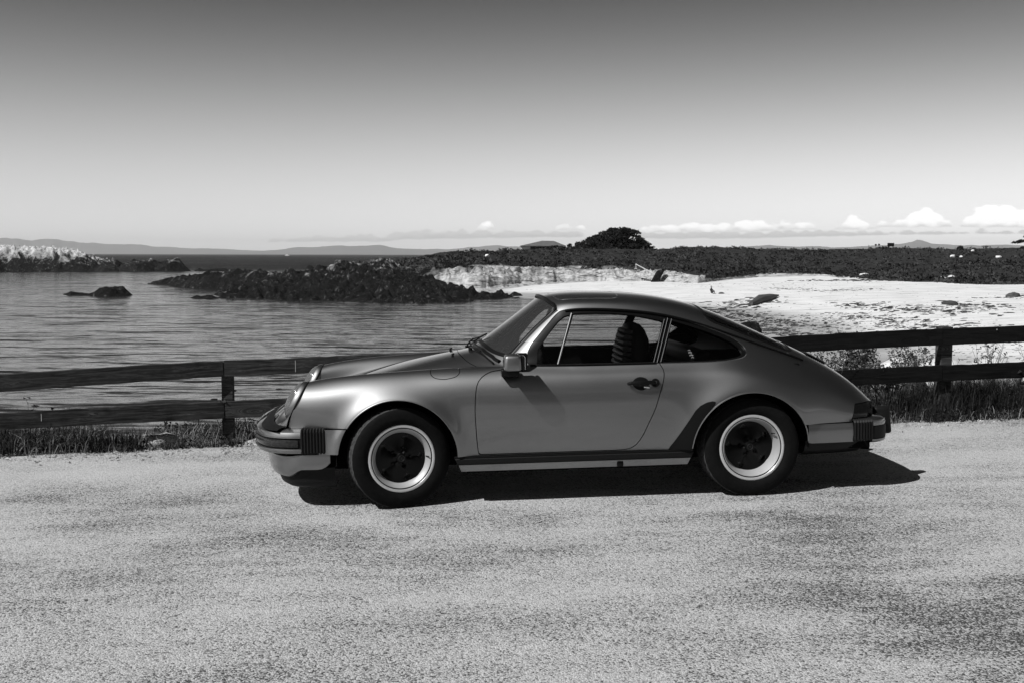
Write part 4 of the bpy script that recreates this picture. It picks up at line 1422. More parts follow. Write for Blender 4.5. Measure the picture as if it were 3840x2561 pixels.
# ---- earth bank behind the fence, dropping to the water and the sand
def earth():
    m, nt, out = nodes('dark_earth')
    tcn = N(nt, 'ShaderNodeTexCoord')
    n1 = N(nt, 'ShaderNodeTexNoise', {'Vector': tcn.outputs['Object'], 'Scale': 3.0, 'Detail': 8.0, 'Roughness': 0.7})
    n2 = N(nt, 'ShaderNodeTexVoronoi', {'Vector': tcn.outputs['Object'], 'Scale': 45.0})
    s = N(nt, 'ShaderNodeSeparateColor', {0: n2.outputs['Color']})
    ad = N(nt, 'ShaderNodeMath', {0: n1.outputs['Fac'], 1: N(nt, 'ShaderNodeMath', {0: s.outputs[0], 1: 0.35}, operation='MULTIPLY').outputs[0]}, operation='ADD')
    col = ramp(nt, ad.outputs[0], [(0.40, 0.02), (0.62, 0.06), (0.82, 0.20), (1.0, 0.34)])
    bp = N(nt, 'ShaderNodeBump', {'Height': ad.outputs[0], 'Strength': 0.6, 'Distance': 0.03})
    b = N(nt, 'ShaderNodeBsdfPrincipled', {'Base Color': col, 'Roughness': 0.95, 'Normal': bp.outputs[0], 'Specular IOR Level': 0.1})
    nt.links.new(b.outputs[0], out.inputs[0])
    return m
MAT_EARTH = earth()
def bank_z(x, y):
    t = y - edge_y(x)
    base = lot_z(x, y) - 0.05
    over = np.clip(t - 1.1, 0, None)
    k = np.clip((np.asarray(x, float) - .3) / 2.6, 0, 1)
    k = 0.30 - 0.17 * k * k * (3 - 2 * k)
    return base - np.where(over > 0, k * over * over / (over + 1.2), 0) - 0.22 * np.clip(t - 7, 0, None) - 0.02 * np.clip(t, 0, 1)
xs = np.concatenate([np.linspace(-70, -9, 30), np.linspace(-8.6, 9, 180), np.linspace(9.5, 70, 30)])
ts = np.concatenate([np.linspace(-.35, 3, 60), np.linspace(3.2, 26, 50)])
X, T = np.meshgrid(xs, ts, indexing='ij')
Y = edge_y(X) + T
Pn = np.stack([X, Y, X * 0], -1)
Z = bank_z(X, Y) + (0.06 * fbm(Pn * 2.2, 5, 21) + .03) * np.clip((T + .2) / .5, 0, 1) + 0.25 * fbm(Pn * .5, 4, 4) * np.clip((T - 3) / 4, 0, 1)
Z = np.where(T < -.1, Z - .05, Z)
put('bank', grid_mesh('bank', np.stack([X, Y, Z], -1), MAT_EARTH), kind='structure')

# ---- sea
def sea_mat():
    m, nt, out = nodes('sea_water')
    geo = N(nt, 'ShaderNodeNewGeometry')
    P = geo.outputs['Position']
    sx = N(nt, 'ShaderNodeSeparateXYZ', {0: P})
    ln = N(nt, 'ShaderNodeVectorMath', {0: P}, operation='LENGTH')
    # far out the wind roughens the sea, inside the cove it is calmer
    far = N(nt, 'ShaderNodeMapRange', {'Value': ln.outputs['Value'], 'From Min': 300.0, 'From Max': 520.0, 'To Min': 0.0, 'To Max': 1.0}, interpolation_type='SMOOTHSTEP')
    mp1 = N(nt, 'ShaderNodeMapping', {'Vector': P, 'Scale': (0.16, 0.62, 1.0), 'Rotation': (0, 0, math.radians(7))})
    w1 = N(nt, 'ShaderNodeTexNoise', {'Vector': mp1.outputs[0], 'Scale': 1.0, 'Detail': 5.0, 'Roughness': 0.62, 'Distortion': 0.7})
    mp2 = N(nt, 'ShaderNodeMapping', {'Vector': P, 'Scale': (0.9, 2.4, 1.0), 'Rotation': (0, 0, math.radians(-12))})
    w2 = N(nt, 'ShaderNodeTexNoise', {'Vector': mp2.outputs[0], 'Scale': 1.0, 'Detail': 6.0, 'Roughness': 0.65, 'Distortion': 0.4})
    mp3 = N(nt, 'ShaderNodeMapping', {'Vector': P, 'Scale': (0.010, 0.050, 1.0)})
    w3 = N(nt, 'ShaderNodeTexNoise', {'Vector': mp3.outputs[0], 'Scale': 1.0, 'Detail': 4.0, 'Roughness': 0.6})
    def slope(tex, ax, ay):
        c = N(nt, 'ShaderNodeVectorMath', {0: tex.outputs['Color'], 1: (0.5, 0.5, 0.5)}, operation='SUBTRACT')
        return N(nt, 'ShaderNodeVectorMath', {0: c.outputs[0], 1: (ax, ay, 0.0)}, operation='MULTIPLY').outputs[0]
    base_n = N(nt, 'ShaderNodeVectorMath', {0: slope(w1, .10, SEA_WAVE), 1: slope(w2, .10, SEA_WAVE * .6)}, operation='ADD')
    # long dark troughs between the swells
    mp4 = N(nt, 'ShaderNodeMapping', {'Vector': P, 'Scale': (0.11, 0.75, 1.0), 'Rotation': (0, 0, math.radians(4))})
    w4 = N(nt, 'ShaderNodeTexNoise', {'Vector': mp4.outputs[0], 'Scale': 1.0, 'Detail': 6.0, 'Roughness': 0.6, 'Distortion': 0.9})
    tr_ = N(nt, 'ShaderNodeMapRange', {'Value': w4.outputs['Fac'], 'From Min': 0.53, 'From Max': 0.66, 'To Min': 0.02, 'To Max': -0.26}, interpolation_type='SMOOTHSTEP')
    base_n = N(nt, 'ShaderNodeVectorMath', {0: base_n.outputs[0], 1: N(nt, 'ShaderNodeCombineXYZ', {1: tr_.outputs[0]}).outputs[0]}, operation='ADD')
    bp = N(nt, 'ShaderNodeVectorMath', {0: base_n.outputs[0], 1: (0.0, 0.0, 1.0)}, operation='ADD')
    # ripples finer than a pixel: slopes drawn from fast noise
    rp = N(nt, 'ShaderNodeTexNoise', {'Vector': P, 'Scale': 37.0, 'Detail': 2.0})
    r0 = N(nt, 'ShaderNodeVectorMath', {0: rp.outputs['Color'], 1: (0.5, 0.5, 0.5)}, operation='SUBTRACT')
    gust = N(nt, 'ShaderNodeMapRange', {'Value': w3.outputs['Fac'], 'From Min': 0.36, 'From Max': 0.64, 'To Min': 0.7, 'To Max': 1.3})
    amp = N(nt, 'ShaderNodeMapRange', {'Value': far.outputs[0], 'To Min': RIP_NEAR, 'To Max': RIP_FAR})
    am2 = N(nt, 'ShaderNodeMath', {0: amp.outputs[0], 1: gust.outputs[0]}, operation='MULTIPLY')
    am3 = N(nt, 'ShaderNodeCombineXYZ', {0: am2.outputs[0], 1: am2.outputs[0], 2: 0.0})
    r1a = N(nt, 'ShaderNodeVectorMath', {0: r0.outputs[0], 1: am3.outputs[0]}, operation='MULTIPLY')
    # wind waves run for the shore and stand steepest on the face turned to it
    steep = N(nt, 'ShaderNodeMath', {0: N(nt, 'ShaderNodeMath', {0: N(nt, 'ShaderNodeMath', {0: far.outputs[0], 1: 0.07}, operation='ADD').outputs[0], 1: gust.outputs[0]}, operation='MULTIPLY').outputs[0], 1: -STEEP}, operation='MULTIPLY')
    r1 = N(nt, 'ShaderNodeVectorMath', {0: r1a.outputs[0], 1: N(nt, 'ShaderNodeCombineXYZ', {1: steep.outputs[0]}).outputs[0]}, operation='ADD')
    ns = N(nt, 'ShaderNodeVectorMath', {0: bp.outputs[0], 1: r1.outputs[0]}, operation='ADD')
    nn = N(nt, 'ShaderNodeVectorMath', {0: ns.outputs[0]}, operation='NORMALIZE')
    b = N(nt, 'ShaderNodeBsdfPrincipled', {'Base Color': g3(0.020), 'Roughness': 0.10, 'IOR': 1.333, 'Normal': nn.outputs[0]})
    nt.links.new(b.outputs[0], out.inputs[0])
    return m
SEA_WAVE, RIP_NEAR, RIP_FAR, STEEP = 0.45, 0.14, 0.5, 0.21
rr = np.concatenate([[14.0], np.geomspace(20, 24000, 60)])
aa = np.linspace(-math.pi, math.pi, 97)
R_, A_ = np.meshgrid(rr, aa, indexing='ij')
Vs = np.stack([R_ * np.sin(A_), R_ * np.cos(A_), R_ * 0 + SEA], -1)
put('sea', grid_mesh('sea', Vs, sea_mat()), kind='structure')

# ---- white sand beach
SHORE = np.array([(-30, 330), (-14, 230), (-6, 178), (2.2, 160), (9, 143), (15.5, 126), (19, 108), (20.0, 88), (18.5, 74), (14, 58), (9, 42), (7, 26), (6, 10)])
SHP = interp_path(SHORE, 80)
def shore_d(X, Y):
    """metres inland of the waterline, east positive"""
    poly = np.concatenate([SHP, [(400, 10), (400, 420), (-30, 420)]])
    return -sd_poly(X, Y, poly)
def sand_z(X, Y):
    d = shore_d(X, Y)
    z = SEA + 0.047 * np.clip(d, -30, 26) + 0.012 * np.clip(d - 26, 0, 60)
    P3 = np.stack([X * .09, Y * .09, X * 0], -1)
    return z + 0.16 * fbm(P3, 4, 31) * np.clip(d / 12, 0, 1), d
def sand_mat():
    m, nt, out = nodes('white_sand')
    at = N(nt, 'ShaderNodeAttribute', attribute_name='wet')
    geo = N(nt, 'ShaderNodeNewGeometry')
    mp = N(nt, 'ShaderNodeMapping', {'Vector': geo.outputs['Position'], 'Scale': (0.25, 0.6, 1.0), 'Rotation': (0, 0, .6)})
    n1 = N(nt, 'ShaderNodeTexNoise', {'Vector': mp.outputs[0], 'Scale': 1.0, 'Detail': 7.0, 'Roughness': 0.65})
    n2 = N(nt, 'ShaderNodeTexNoise', {'Vector': geo.outputs['Position'], 'Scale': 3.0, 'Detail': 6.0, 'Roughness': 0.7})
    dry = ramp(nt, n1.outputs['Fac'], [(0.30, 0.34), (0.42, 0.60), (0.54, 0.70), (0.75, 0.76)])
    wet = ramp(nt, n1.outputs['Fac'], [(0.30, 0.30), (0.70, 0.44)])
    mx = N(nt, 'ShaderNodeMix', {0: at.outputs['Fac'], 6: dry, 7: wet}, data_type='RGBA')
    ro = N(nt, 'ShaderNodeMapRange', {'Value': at.outputs['Fac'], 'To Min': 0.95, 'To Max': 0.35})
    bp = N(nt, 'ShaderNodeBump', {'Height': n2.outputs['Fac'], 'Strength': 0.5, 'Distance': 0.12})
    b = N(nt, 'ShaderNodeBsdfPrincipled', {'Base Color': mx.outputs[2], 'Roughness': ro.outputs[0], 'Normal': bp.outputs[0], 'Specular IOR Level': 0.25})
    nt.links.new(b.outputs[0], out.inputs[0])
    return m
def set_attr(me, name, vals):
    a = me.attributes.new(name, 'FLOAT', 'POINT')
    a.data.foreach_set('value', np.asarray(vals, np.float32).ravel())
az = np.radians(np.linspace(-9, 62, 420))
rr = np.geomspace(17, 345, 230)
A_, R_ = np.meshgrid(az, rr, indexing='ij')
X, Y = R_ * np.sin(A_), R_ * np.cos(A_)
Z, D_ = sand_z(X, Y)
me = grid_mesh('beach', np.stack([X, Y, Z], -1), sand_mat())
wetn = D_ + 7 * fbm(np.stack([X * .06, Y * .06, X * 0], -1), 4, 77)
set_attr(me, 'wet', np.clip(1 - (wetn - 7) / 5, 0, 1))
put('beach', me, kind='structure')

# ---- bluff across the cove: rock foot, scrub-covered top.  azimuth table: tangent, (range, height) of foot, lip and crest
BL = [(-.135,215,-5.2,222,-3.2,236,-.4), (-.105,205,-4.9,214,-2.2,232,.30), (-.090,196,-4.7,207,-1.9,232,.55), (-.060,186,-4.5,204,-1.5,250,1.75), (-.0225,188,-4.3,205,-1.3,268,2.3),
      (.009,204,-4.1,215,-1.5,290,2.8), (.041,211,-4.0,220,-1.9,302,3.0), (.073,213,-3.9,221,-2.1,310,3.2), (.121,211,-3.9,219,-2.1,322,3.3), (.174,196,-3.7,203,-2.5,330,3.4),
      (.203,214,-3.3,220,-2.4,330,3.4), (.228,242,-2.7,247,-2.2,332,3.3), (.289,236,-2.8,241,-2.3,335,3.2), (.350,200,-3.35,206,-2.8,338,3.3), (.441,174,-3.55,181,-3.0,342,3.5), (.480,171,-3.55,178,-3.0,345,3.6), (.75,170,-3.5,177,-3.0,350,3.8), (1.6,170,-3.5,177,-3.0,350,3.8)]
BLA = np.array(BL)
ta = np.concatenate([np.linspace(-.135, .52, 760), np.linspace(.523, 1.6, 150)])
fr_ = np.concatenate([np.linspace(-.3, 0, 8)[:-1], np.linspace(0, 1, 44), 1 + np.linspace(0, 1, 90)[1:]**1.2, 2 + np.linspace(0, 1, 12)[1:]])
Ta, Fr = np.meshgrid(ta, fr_, indexing='ij')
itp = lambda c: np.interp(Ta, BLA[:, 0], BLA[:, c])
wob = 6 * fbm(np.stack([Ta * 60, Ta * 0, Ta * 0 + 1.5], -1), 4, 41)
r0, z0, r1, z1, r2, z2 = [itp(c) for c in range(1, 7)]
r0 = r0 + wob * .5; r1 = r1 + wob
Rg = np.where(Fr < 0, r0 + Fr * 20, np.where(Fr < 1, r0 + (r1 - r0) * Fr, np.where(Fr < 2, r1 + (r2 - r1) * (Fr - 1), r2 + (Fr - 2) * 90)))
s01 = np.clip(Fr, 0, 1)
Zb = np.where(Fr < 0, z0 + Fr * 2.0, np.where(Fr < 1, z0 + (z1 - z0) * (s01**.55), np.where(Fr < 2, z1 + (z2 - z1) * (1 - (1 - np.clip(Fr - 1, 0, 1))**1.5), z2 - .2 * (Fr - 2))))
X = Rg * Ta; Y = Rg.copy()
_c = 1 / np.sqrt(1 + Ta**2)
X = Rg * Ta * _c * np.sqrt(1 + Ta**2); 
P3 = np.stack([X * .22, Y * .22, Zb * .35], -1)
rock = fbm(P3, 5, 51, ridged=True)
P4 = np.stack([X * .05, Y * .05, X * 0], -1)
lump = fbm(P4, 4, 57)
rocky = np.clip((.20 - Ta) / .05, 0, 1)
cliff = np.clip(1 - np.abs(Fr - .55) / .75, 0, 1)
Zb = Zb + rocky * cliff * (1.3 * rock + .8 * fbm(P3 * 3.2, 3, 53, ridged=True)) + np.where(Fr > 1, np.clip((Fr - 1) * 6, 0, 1) * (.95 * lump + .40 * fbm(P3 * 1.3, 3, 60)), 0)
Y = Y - rocky * cliff * 2.5 * fbm(P3 * 1.2, 4, 66)
vegn = (Fr - 1.02) * 7 + 1.2 * lump + 0.9 * fbm(P3 * .8, 4, 71) - .1
veg = np.clip(vegn * 1.6 + .5, 0, 1)
# scrub hanging over the cliff foot here and there
hang = np.clip(fbm(np.stack([Ta * 34, Fr * .5, Ta * 0], -1), 3, 83) * 3.0 - .55, 0, 1) * np.clip((Fr - .45) * 5, 0, 1)
veg = np.maximum(veg, hang)
veg = np.where(rocky < .4, np.maximum(veg, np.clip((Fr - .12) * 9, 0, 1)), veg)
def bluff_mat():
    m, nt, out = nodes('bluff_ground')
    at = N(nt, 'ShaderNodeAttribute', attribute_name='scrub')
    aw = N(nt, 'ShaderNodeAttribute', attribute_name='wet')
    geo = N(nt, 'ShaderNodeNewGeometry')
    mp = N(nt, 'ShaderNodeMapping', {'Vector': geo.outputs['Position'], 'Scale': (0.35, 0.35, 1.6), 'Rotation': (.25, .2, 0)})
    n1 = N(nt, 'ShaderNodeTexNoise', {'Vector': mp.outputs[0], 'Scale': 1.2, 'Detail': 7.0, 'Roughness': 0.7, 'Distortion': 1.2})
    n2 = N(nt, 'ShaderNodeTexNoise', {'Vector': geo.outputs['Position'], 'Scale': 0.9, 'Detail': 6.0, 'Roughness': 0.7})
    rk = ramp(nt, n1.outputs['Fac'], [(0.36, 0.04), (0.43, 0.28), (0.55, 0.52), (0.75, 0.62)])
    rw_ = ramp(nt, n1.outputs['Fac'], [(0.35, 0.002), (0.56, 0.008), (0.66, 0.04), (0.76, 0.26)])
    vg = ramp(nt, n2.outputs['Fac'], [(0.3, 0.012), (0.55, 0.030), (0.75, 0.065)])
    m1 = N(nt, 'ShaderNodeMix', {0: aw.outputs['Fac'], 6: rk, 7: rw_}, data_type='RGBA')
    m2 = N(nt, 'ShaderNodeMix', {0: at.outputs['Fac'], 6: m1.outputs[2], 7: vg}, data_type='RGBA')
    bp = N(nt, 'ShaderNodeBump', {'Height': n1.outputs['Fac'], 'Strength': 0.9, 'Distance': 0.6})
    b = N(nt, 'ShaderNodeBsdfPrincipled', {'Base Color': m2.outputs[2], 'Roughness': 0.92, 'Normal': bp.outputs[0], 'Specular IOR Level': 0.15})
    nt.links.new(b.outputs[0], out.inputs[0])
    return m
MAT_BLUFF = bluff_mat()
me = grid_mesh('bluff', np.stack([X, Y, Zb], -1), MAT_BLUFF)
set_attr(me, 'scrub', veg)
set_attr(me, 'wet', np.clip((-.058 - Ta) / .022 + 1.0 * fbm(P3, 3, 5), 0, 1))
put('bluff', me, kind='structure')
_bx, _by, _bz, _bv, _bf, _bt = X.ravel(), Y.ravel(), Zb.ravel(), veg.ravel(), Fr.ravel(), Ta.ravel()

def leaf_cards(C, S, n, seed, flat=.7, leaf=.35):
    """n random triangles in each ellipsoid (centre C, radius S), pointing every way"""
    rng = np.random.default_rng(seed)
    m = len(C)
    d = rng.normal(size=(m, n, 3))
    d /= np.linalg.norm(d, axis=-1, keepdims=True)
    d *= rng.uniform(.55, 1.0, (m, n, 1))**.6
    d[..., 2] = np.abs(d[..., 2]) * flat if flat > 0 else d[..., 2] * -flat
    c = C[:, None, :] + d * S[:, None, None]
    a = rng.normal(size=(m, n, 3)); a /= np.linalg.norm(a, axis=-1, keepdims=True)
    b = np.cross(a, rng.normal(size=(m, n, 3))); b /= np.linalg.norm(b, axis=-1, keepdims=True) + 1e-9
    s = (S[:, None, None] * leaf) * rng.uniform(.6, 1.3, (m, n, 1))
    V = np.stack([c - a * s, c + a * s, c + b * s * 1.1], 2).reshape(-1, 3)
    F = np.arange(len(V)).reshape(-1, 3)
    return V, F

def rounded(me, V, C, n, up=.35):
    """leaf normals follow the clump, so that each clump has a lit and a shaded side"""
    T = V.reshape(len(C), n, 3, 3)
    gn = np.cross(T[:, :, 1] - T[:, :, 0], T[:, :, 2] - T[:, :, 0])
    fl = ((gn * (T.mean(2) - C[:, None, :] + np.array([0, 0, .2]))).sum(-1) < 0)
    T2 = T.copy()
    T2[fl] = T[fl][:, [0, 2, 1]]
    V = T2.reshape(-1, 3)
    me.vertices.foreach_set('co', V.astype(np.float32).ravel())
    me.update()
    d = V.reshape(len(C), n * 3, 3) - C[:, None, :]
    d = d / (np.linalg.norm(d, axis=-1, keepdims=True) + 1e-9) + np.array([0, 0, up])
    d = d / np.linalg.norm(d, axis=-1, keepdims=True)
    me.normals_split_custom_set_from_vertices(d.reshape(-1, 3).tolist())
    return me

def foliage_mat(name, lo, hi, scale=1.0, rnd=.35, thin=.15):
    m, nt, out = nodes(name)
    geo = N(nt, 'ShaderNodeNewGeometry')
    n2 = N(nt, 'ShaderNodeTexNoise', {'Vector': geo.outputs['Position'], 'Scale': scale, 'Detail': 4.0, 'Roughness': 0.7})
    mixv = N(nt, 'ShaderNodeMath', {0: n2.outputs['Fac'], 1: N(nt, 'ShaderNodeMath', {0: geo.outputs['Random Per Island'], 1: rnd}, operation='MULTIPLY').outputs[0]}, operation='ADD')
    col = ramp(nt, mixv.outputs[0], [(0.40, lo), (0.95, hi)])
    d = N(nt, 'ShaderNodeBsdfPrincipled', {'Base Color': col, 'Roughness': 0.75, 'Specular IOR Level': 0.2})
    t = N(nt, 'ShaderNodeBsdfTranslucent', {'Color': col})
    mx = N(nt, 'ShaderNodeMixShader', {0: thin, 1: d.outputs[0], 2: t.outputs[0]})
    nt.links.new(mx.outputs[0], out.inputs[0])
    return m
MAT_SCRUB = foliage_mat('scrub_leaves', .010, .11, .14, .12)
rng = np.random.default_rng(5)
sel = np.where((_bv > .75) & (_bf > .2) & (_bf < 2.02) & (_bt < .62))[0]
wgt = np.where(_bf[sel] < 1.3, 1.0, .55)
pick = rng.choice(sel, 7000, p=wgt / wgt.sum())
C = np.stack([_bx[pick] + rng.normal(0, .5, len(pick)), _by[pick] + rng.normal(0, .5, len(pick)), _bz[pick] - .15], -1)
S_ = .36 + 1.1 * rng.uniform(0, 1, len(pick))**2.2 + np.where(rng.uniform(0, 1, len(pick)) < .04, .8, 0)
V, F = leaf_cards(C, S_, 26, 8, .55, .21)
put('scrub', rounded(big_mesh('scrub', V, F, MAT_SCRUB, True), V, C, 26), kind='stuff')

# ---- rocks as height fields on their own footprint
def rock_mat(name, lo, hi, pale, pale_amt, wl=SEA):
    m, nt, out = nodes(name)
    geo = N(nt, 'ShaderNodeNewGeometry')
    sx = N(nt, 'ShaderNodeSeparateXYZ', {0: geo.outputs['Position']})
    n1 = N(nt, 'ShaderNodeTexNoise', {'Vector': geo.outputs['Position'], 'Scale': 0.85, 'Detail': 7.0, 'Roughness': 0.75, 'Distortion': 1.0})
    n2 = N(nt, 'ShaderNodeTexNoise', {'Vector': geo.outputs['Position'], 'Scale': 0.22, 'Detail': 8.0, 'Roughness': 0.80, 'Distortion': .8})
    hgt = N(nt, 'ShaderNodeMapRange', {'Value': sx.outputs[2], 'From Min': wl + pale_amt[0], 'From Max': wl + pale_amt[1], 'To Min': pale_amt[3], 'To Max': pale_amt[2]})
    k = N(nt, 'ShaderNodeMath', {0: n2.outputs['Fac'], 1: hgt.outputs[0]}, operation='ADD')
    k2 = N(nt, 'ShaderNodeMapRange', {'Value': k.outputs[0], 'From Min': 0.60, 'From Max': 0.70})
    dk = ramp(nt, n1.outputs['Fac'], [(0.35, lo), (0.56, hi), (0.62, hi * 5), (0.72, hi * 22)])
    pl = ramp(nt, n1.outputs['Fac'], [(0.38, pale * .12), (0.48, pale * .75), (0.7, pale)])
    mx = N(nt, 'ShaderNodeMix', {0: k2.outputs[0], 6: dk, 7: pl}, data_type='RGBA')
    bp = N(nt, 'ShaderNodeBump', {'Height': n1.outputs['Fac'], 'Strength': 1.0, 'Distance': 0.5})
    b = N(nt, 'ShaderNodeBsdfPrincipled', {'Base Color': mx.outputs[2], 'Roughness': 0.8, 'Normal': bp.outputs[0], 'Specular IOR Level': 0.12})
    nt.links.new(b.outputs[0], out.inputs[0])
    return m
MAT_REEF = rock_mat('wet_reef_rock', .002, .010, .42, (0.3, 4.6, .09, -.06))
MAT_GUANO = rock_mat('whitened_rock', .004, .02, .72, (1.0, 8.0, .27, -.03))
def outcrop(name, poly, hfun, res, mat, seed, rough=1.0, label=None, cat='rock', edge=2.5, group=None, freq=.25):
    P = np.asarray(poly, float)
    lo, hi = P.min(0) - 1.0, P.max(0) + 1.0
    xs = np.arange(lo[0], hi[0], res); ys = np.arange(lo[1], hi[1], res)
    X, Y = np.meshgrid(xs, ys, indexing='ij')
    wig = 2.2 * fbm(np.stack([X * .13, Y * .13, X * 0 + seed], -1), 4, seed)
    d = -sd_poly(X, Y, P) + wig * min(1, edge / 2.5)
    H = hfun(X, Y) * np.clip(d / edge, 0, 1)**.9
    q = np.stack([X * freq, Y * freq, X * 0 + seed], -1)
    rg = fbm(q, 5, seed + 3, ridged=True)
    st = fbm(np.stack([X * freq * .5 + Y * freq * .9, Y * freq * .3, X * 0], -1), 3, seed + 9, ridged=True)
    q2 = np.stack([X * freq * 3.1 + Y * freq, Y * freq * 2.2, X * 0 + seed], -1)
    fin = fbm(q2, 4, seed + 13, ridged=True)
    stp = np.round((rg * .75 + st * .45) * 3.0 + .6 * fin) / 3.0
    Z = SEA - .5 + H * (.92 + .18 * fin) + rough * np.clip(d / edge, 0, 1) * (rg * .6 + st * .4 + stp * .55 + fin * .6 - 1.25) + np.where(d < 0, d * .6, .35)
    Z = np.maximum(Z, SEA - 2.0)
    Yj = Y + .5 * res * rg
    return put(name, grid_mesh(name, np.stack([X, Yj, Z], -1), mat), None, label, cat, group)
REEF = [(-44.5,157),(-40,160),(-32,149),(-27,151),(-21.3,147),(-13,140.5),(-8,147),(-2.7,155),(2.5,162),(3.2,166),(-2,169),(-7,172),(-10,180),(-14,196),(-18,212),(-24,222),(-32,214),(-40,205),(-46,196),(-49,182),(-47,172)]
def reef_h(X, Y):
    t = X / Y
    back = np.clip((Y - 146) / 52, 0, 1)
    top = np.interp(t, [-.30, -.245, -.20, -.16, -.13, -.115, -.10, -.06, -.03, .02], [1.4, 2.6, 3.6, 4.9, 5.3, 5.5, 4.0, 2.2, 1.6, .9])
    return .7 + (top - .7) * back**.8
outcrop('reef_rock', REEF, reef_h, .34, MAT_REEF, 3, 1.25, 'long jagged dark reef running out from the bluff across the cove')
TONGUE = [(-79,233),(-68,213),(-59,204),(-52,200),(-46,196),(-43,206),(-50,222),(-60,236),(-72,243)]
outcrop('reef_rock', TONGUE, lambda X, Y: 1.2 + 2.2 * np.clip((X + 80) / 26, 0, 1), .6, MAT_REEF, 14, .8, 'low black reef tongue tapering to the left of the jagged reef')
outcrop('islet_rock', [(-48.5,157.5),(-46,154),(-44.3,153.2),(-42.6,157),(-43.5,160),(-46,161)], lambda X, Y: X * 0 + .75, .3, MAT_REEF, 22, .35, 'small flat black rock in the water off the near end of the reef', edge=1.2)
outcrop('sea_rock', [(-66.4,166.5),(-64,164.2),(-61.6,164.6),(-59.8,168),(-61,171),(-65,171)], lambda X, Y: 1.55 - .10 * np.abs(X + 63.4), .26, MAT_REEF, 31, .28, 'rounded dark rock standing alone in the left of the cove', edge=1.4)
outcrop('sea_rock', [(-72,171),(-69,166.5),(-66.2,166.3),(-66,169),(-69,172)], lambda X, Y: X * 0 + .55, .3, MAT_REEF, 35, .25, 'low wet rock barely above the water beside the rounded dark rock', edge=1.2)
outcrop('whitened_rock', [(-215,370),(-190,374),(-168,383),(-158,388),(-146,395),(-141,404),(-150,420),(-175,430),(-210,430)], lambda X, Y: np.interp(X / Y, [-.60, -.47, -.455, -.43, -.405, -.388, -.37, -.355], [10, 8.8, 8.9, 8.9, 7.6, 5.2, 4.2, 2.4]), .75, MAT_GUANO, 44, 1.7, 'big rock streaked white with bird droppings at the left edge', edge=5, freq=.16)
outcrop('sea_rock', [(-152,398),(-140,394),(-128,398),(-121,405),(-128,416),(-148,416)], lambda X, Y: np.interp(X, [-150, -141, -133, -128, -122], [2.5, 4.4, 3.6, 5.0, 2.0]), .6, rock_mat('speckled_rock', .003, .012, .6, (0.8, 5.5, .14, -.12)), 52, 1.1, 'dark rocks speckled white beside the big whitened rock', edge=3, freq=.2)
outcrop('sea_rock', [(-122,404),(-112,402),(-104,406),(-108,412),(-120,412)], lambda X, Y: X * 0 + 1.0, .6, MAT_REEF, 58, .5, 'lowest dark rocks awash at the seaward end of the speckled rocks', edge=2)
# loose rocks at the near water's edge
def pebble_rock(name, loc, size, mat, seed, label, cat='rock', group=None, flat=.6, sub=3):
    import bmesh
    bm = bmesh.new()
    bmesh.ops.create_icosphere(bm, subdivisions=sub, radius=1.0)
    co = np.array([v.co[:] for v in bm.verts])
    k = 1 + .42 * fbm(co * 1.3 + seed, 4, seed) + .10 * fbm(co * 4 + seed, 3, seed + 1, ridged=True)
    co = co * k[:, None] * np.array([1, .8, flat]) * size
    F = [tuple(v.index for v in f.verts) for f in bm.faces]
    bm.free()
    me = mesh_of(name, co, F, mat, True)
    o = put(name, me, None, label, cat, group)
    o.location = loc
    o.rotation_euler = (0, 0, seed * 1.7)
    return o
rng = np.random.default_rng(3)
for i in range(18):
    f = rng.uniform(0, 1)
    x = np.interp(f, [0, .45, .7, 1], [-22.5, -16.5, -14, -10.5]) + rng.normal(0, .8)
    y = np.interp(f, [0, .45, .7, 1], [44.5, 44.6, 49, 48.8]) + rng.normal(0, 1.3)
    pebble_rock('shore_rock', (x, y, SEA - .05), rng.uniform(.07, .24), MAT_REEF, 100 + i, 'dark rock poking out of the shallows just beyond the left fence', group='dark rocks in the shallows beyond the left fence', sub=2, flat=.4)

# ---- kelp wrack and stones on the sand
def wrack(bands, n, seed):
    rng = np.random.default_rng(seed)
    V, F = [], []
    for pts, cnt, spread, smin, smax in bands:
        cnt = int(cnt * 5)
        P = interp_path(pts, 60) if len(pts) > 2 else np.linspace(pts[0], pts[1], 60)
        for _ in range(cnt):
            p = P[rng.integers(60)] + rng.normal(0, 1, 2) * np.array(spread)
            z = sand_z(np.array([p[0]]), np.array([p[1]]))[0][0]
            L = smin * .25 + (smax * .62 - smin * .25) * rng.uniform()**2.8
            a = rng.normal(.45, .5)
            k = 9
            b = len(V)
            for ring, (s, h) in enumerate(((1.0, -.03), (.62, .10))):
                for i in range(k):
                    t = 2 * math.pi * i / k
                    r = L * s * rng.uniform(.35, 1.3)
                    dx, dy = r * math.cos(t), r * .34 * math.sin(t)
                    V.append((p[0] + dx * math.cos(a) - dy * math.sin(a), p[1] + dx * math.sin(a) + dy * math.cos(a), z + h * min(1, L) * rng.uniform(.6, 1.5)))
            V.append((p[0], p[1], z + .13 * min(1, L)))
            for i in range(k):
                j = (i + 1) % k
                F.append((b + i, b + j, b + k + j)); F.append((b + i, b + k + j, b + k + i)); F.append((b + k + i, b + k + j, b + 2 * k))
    return V, F
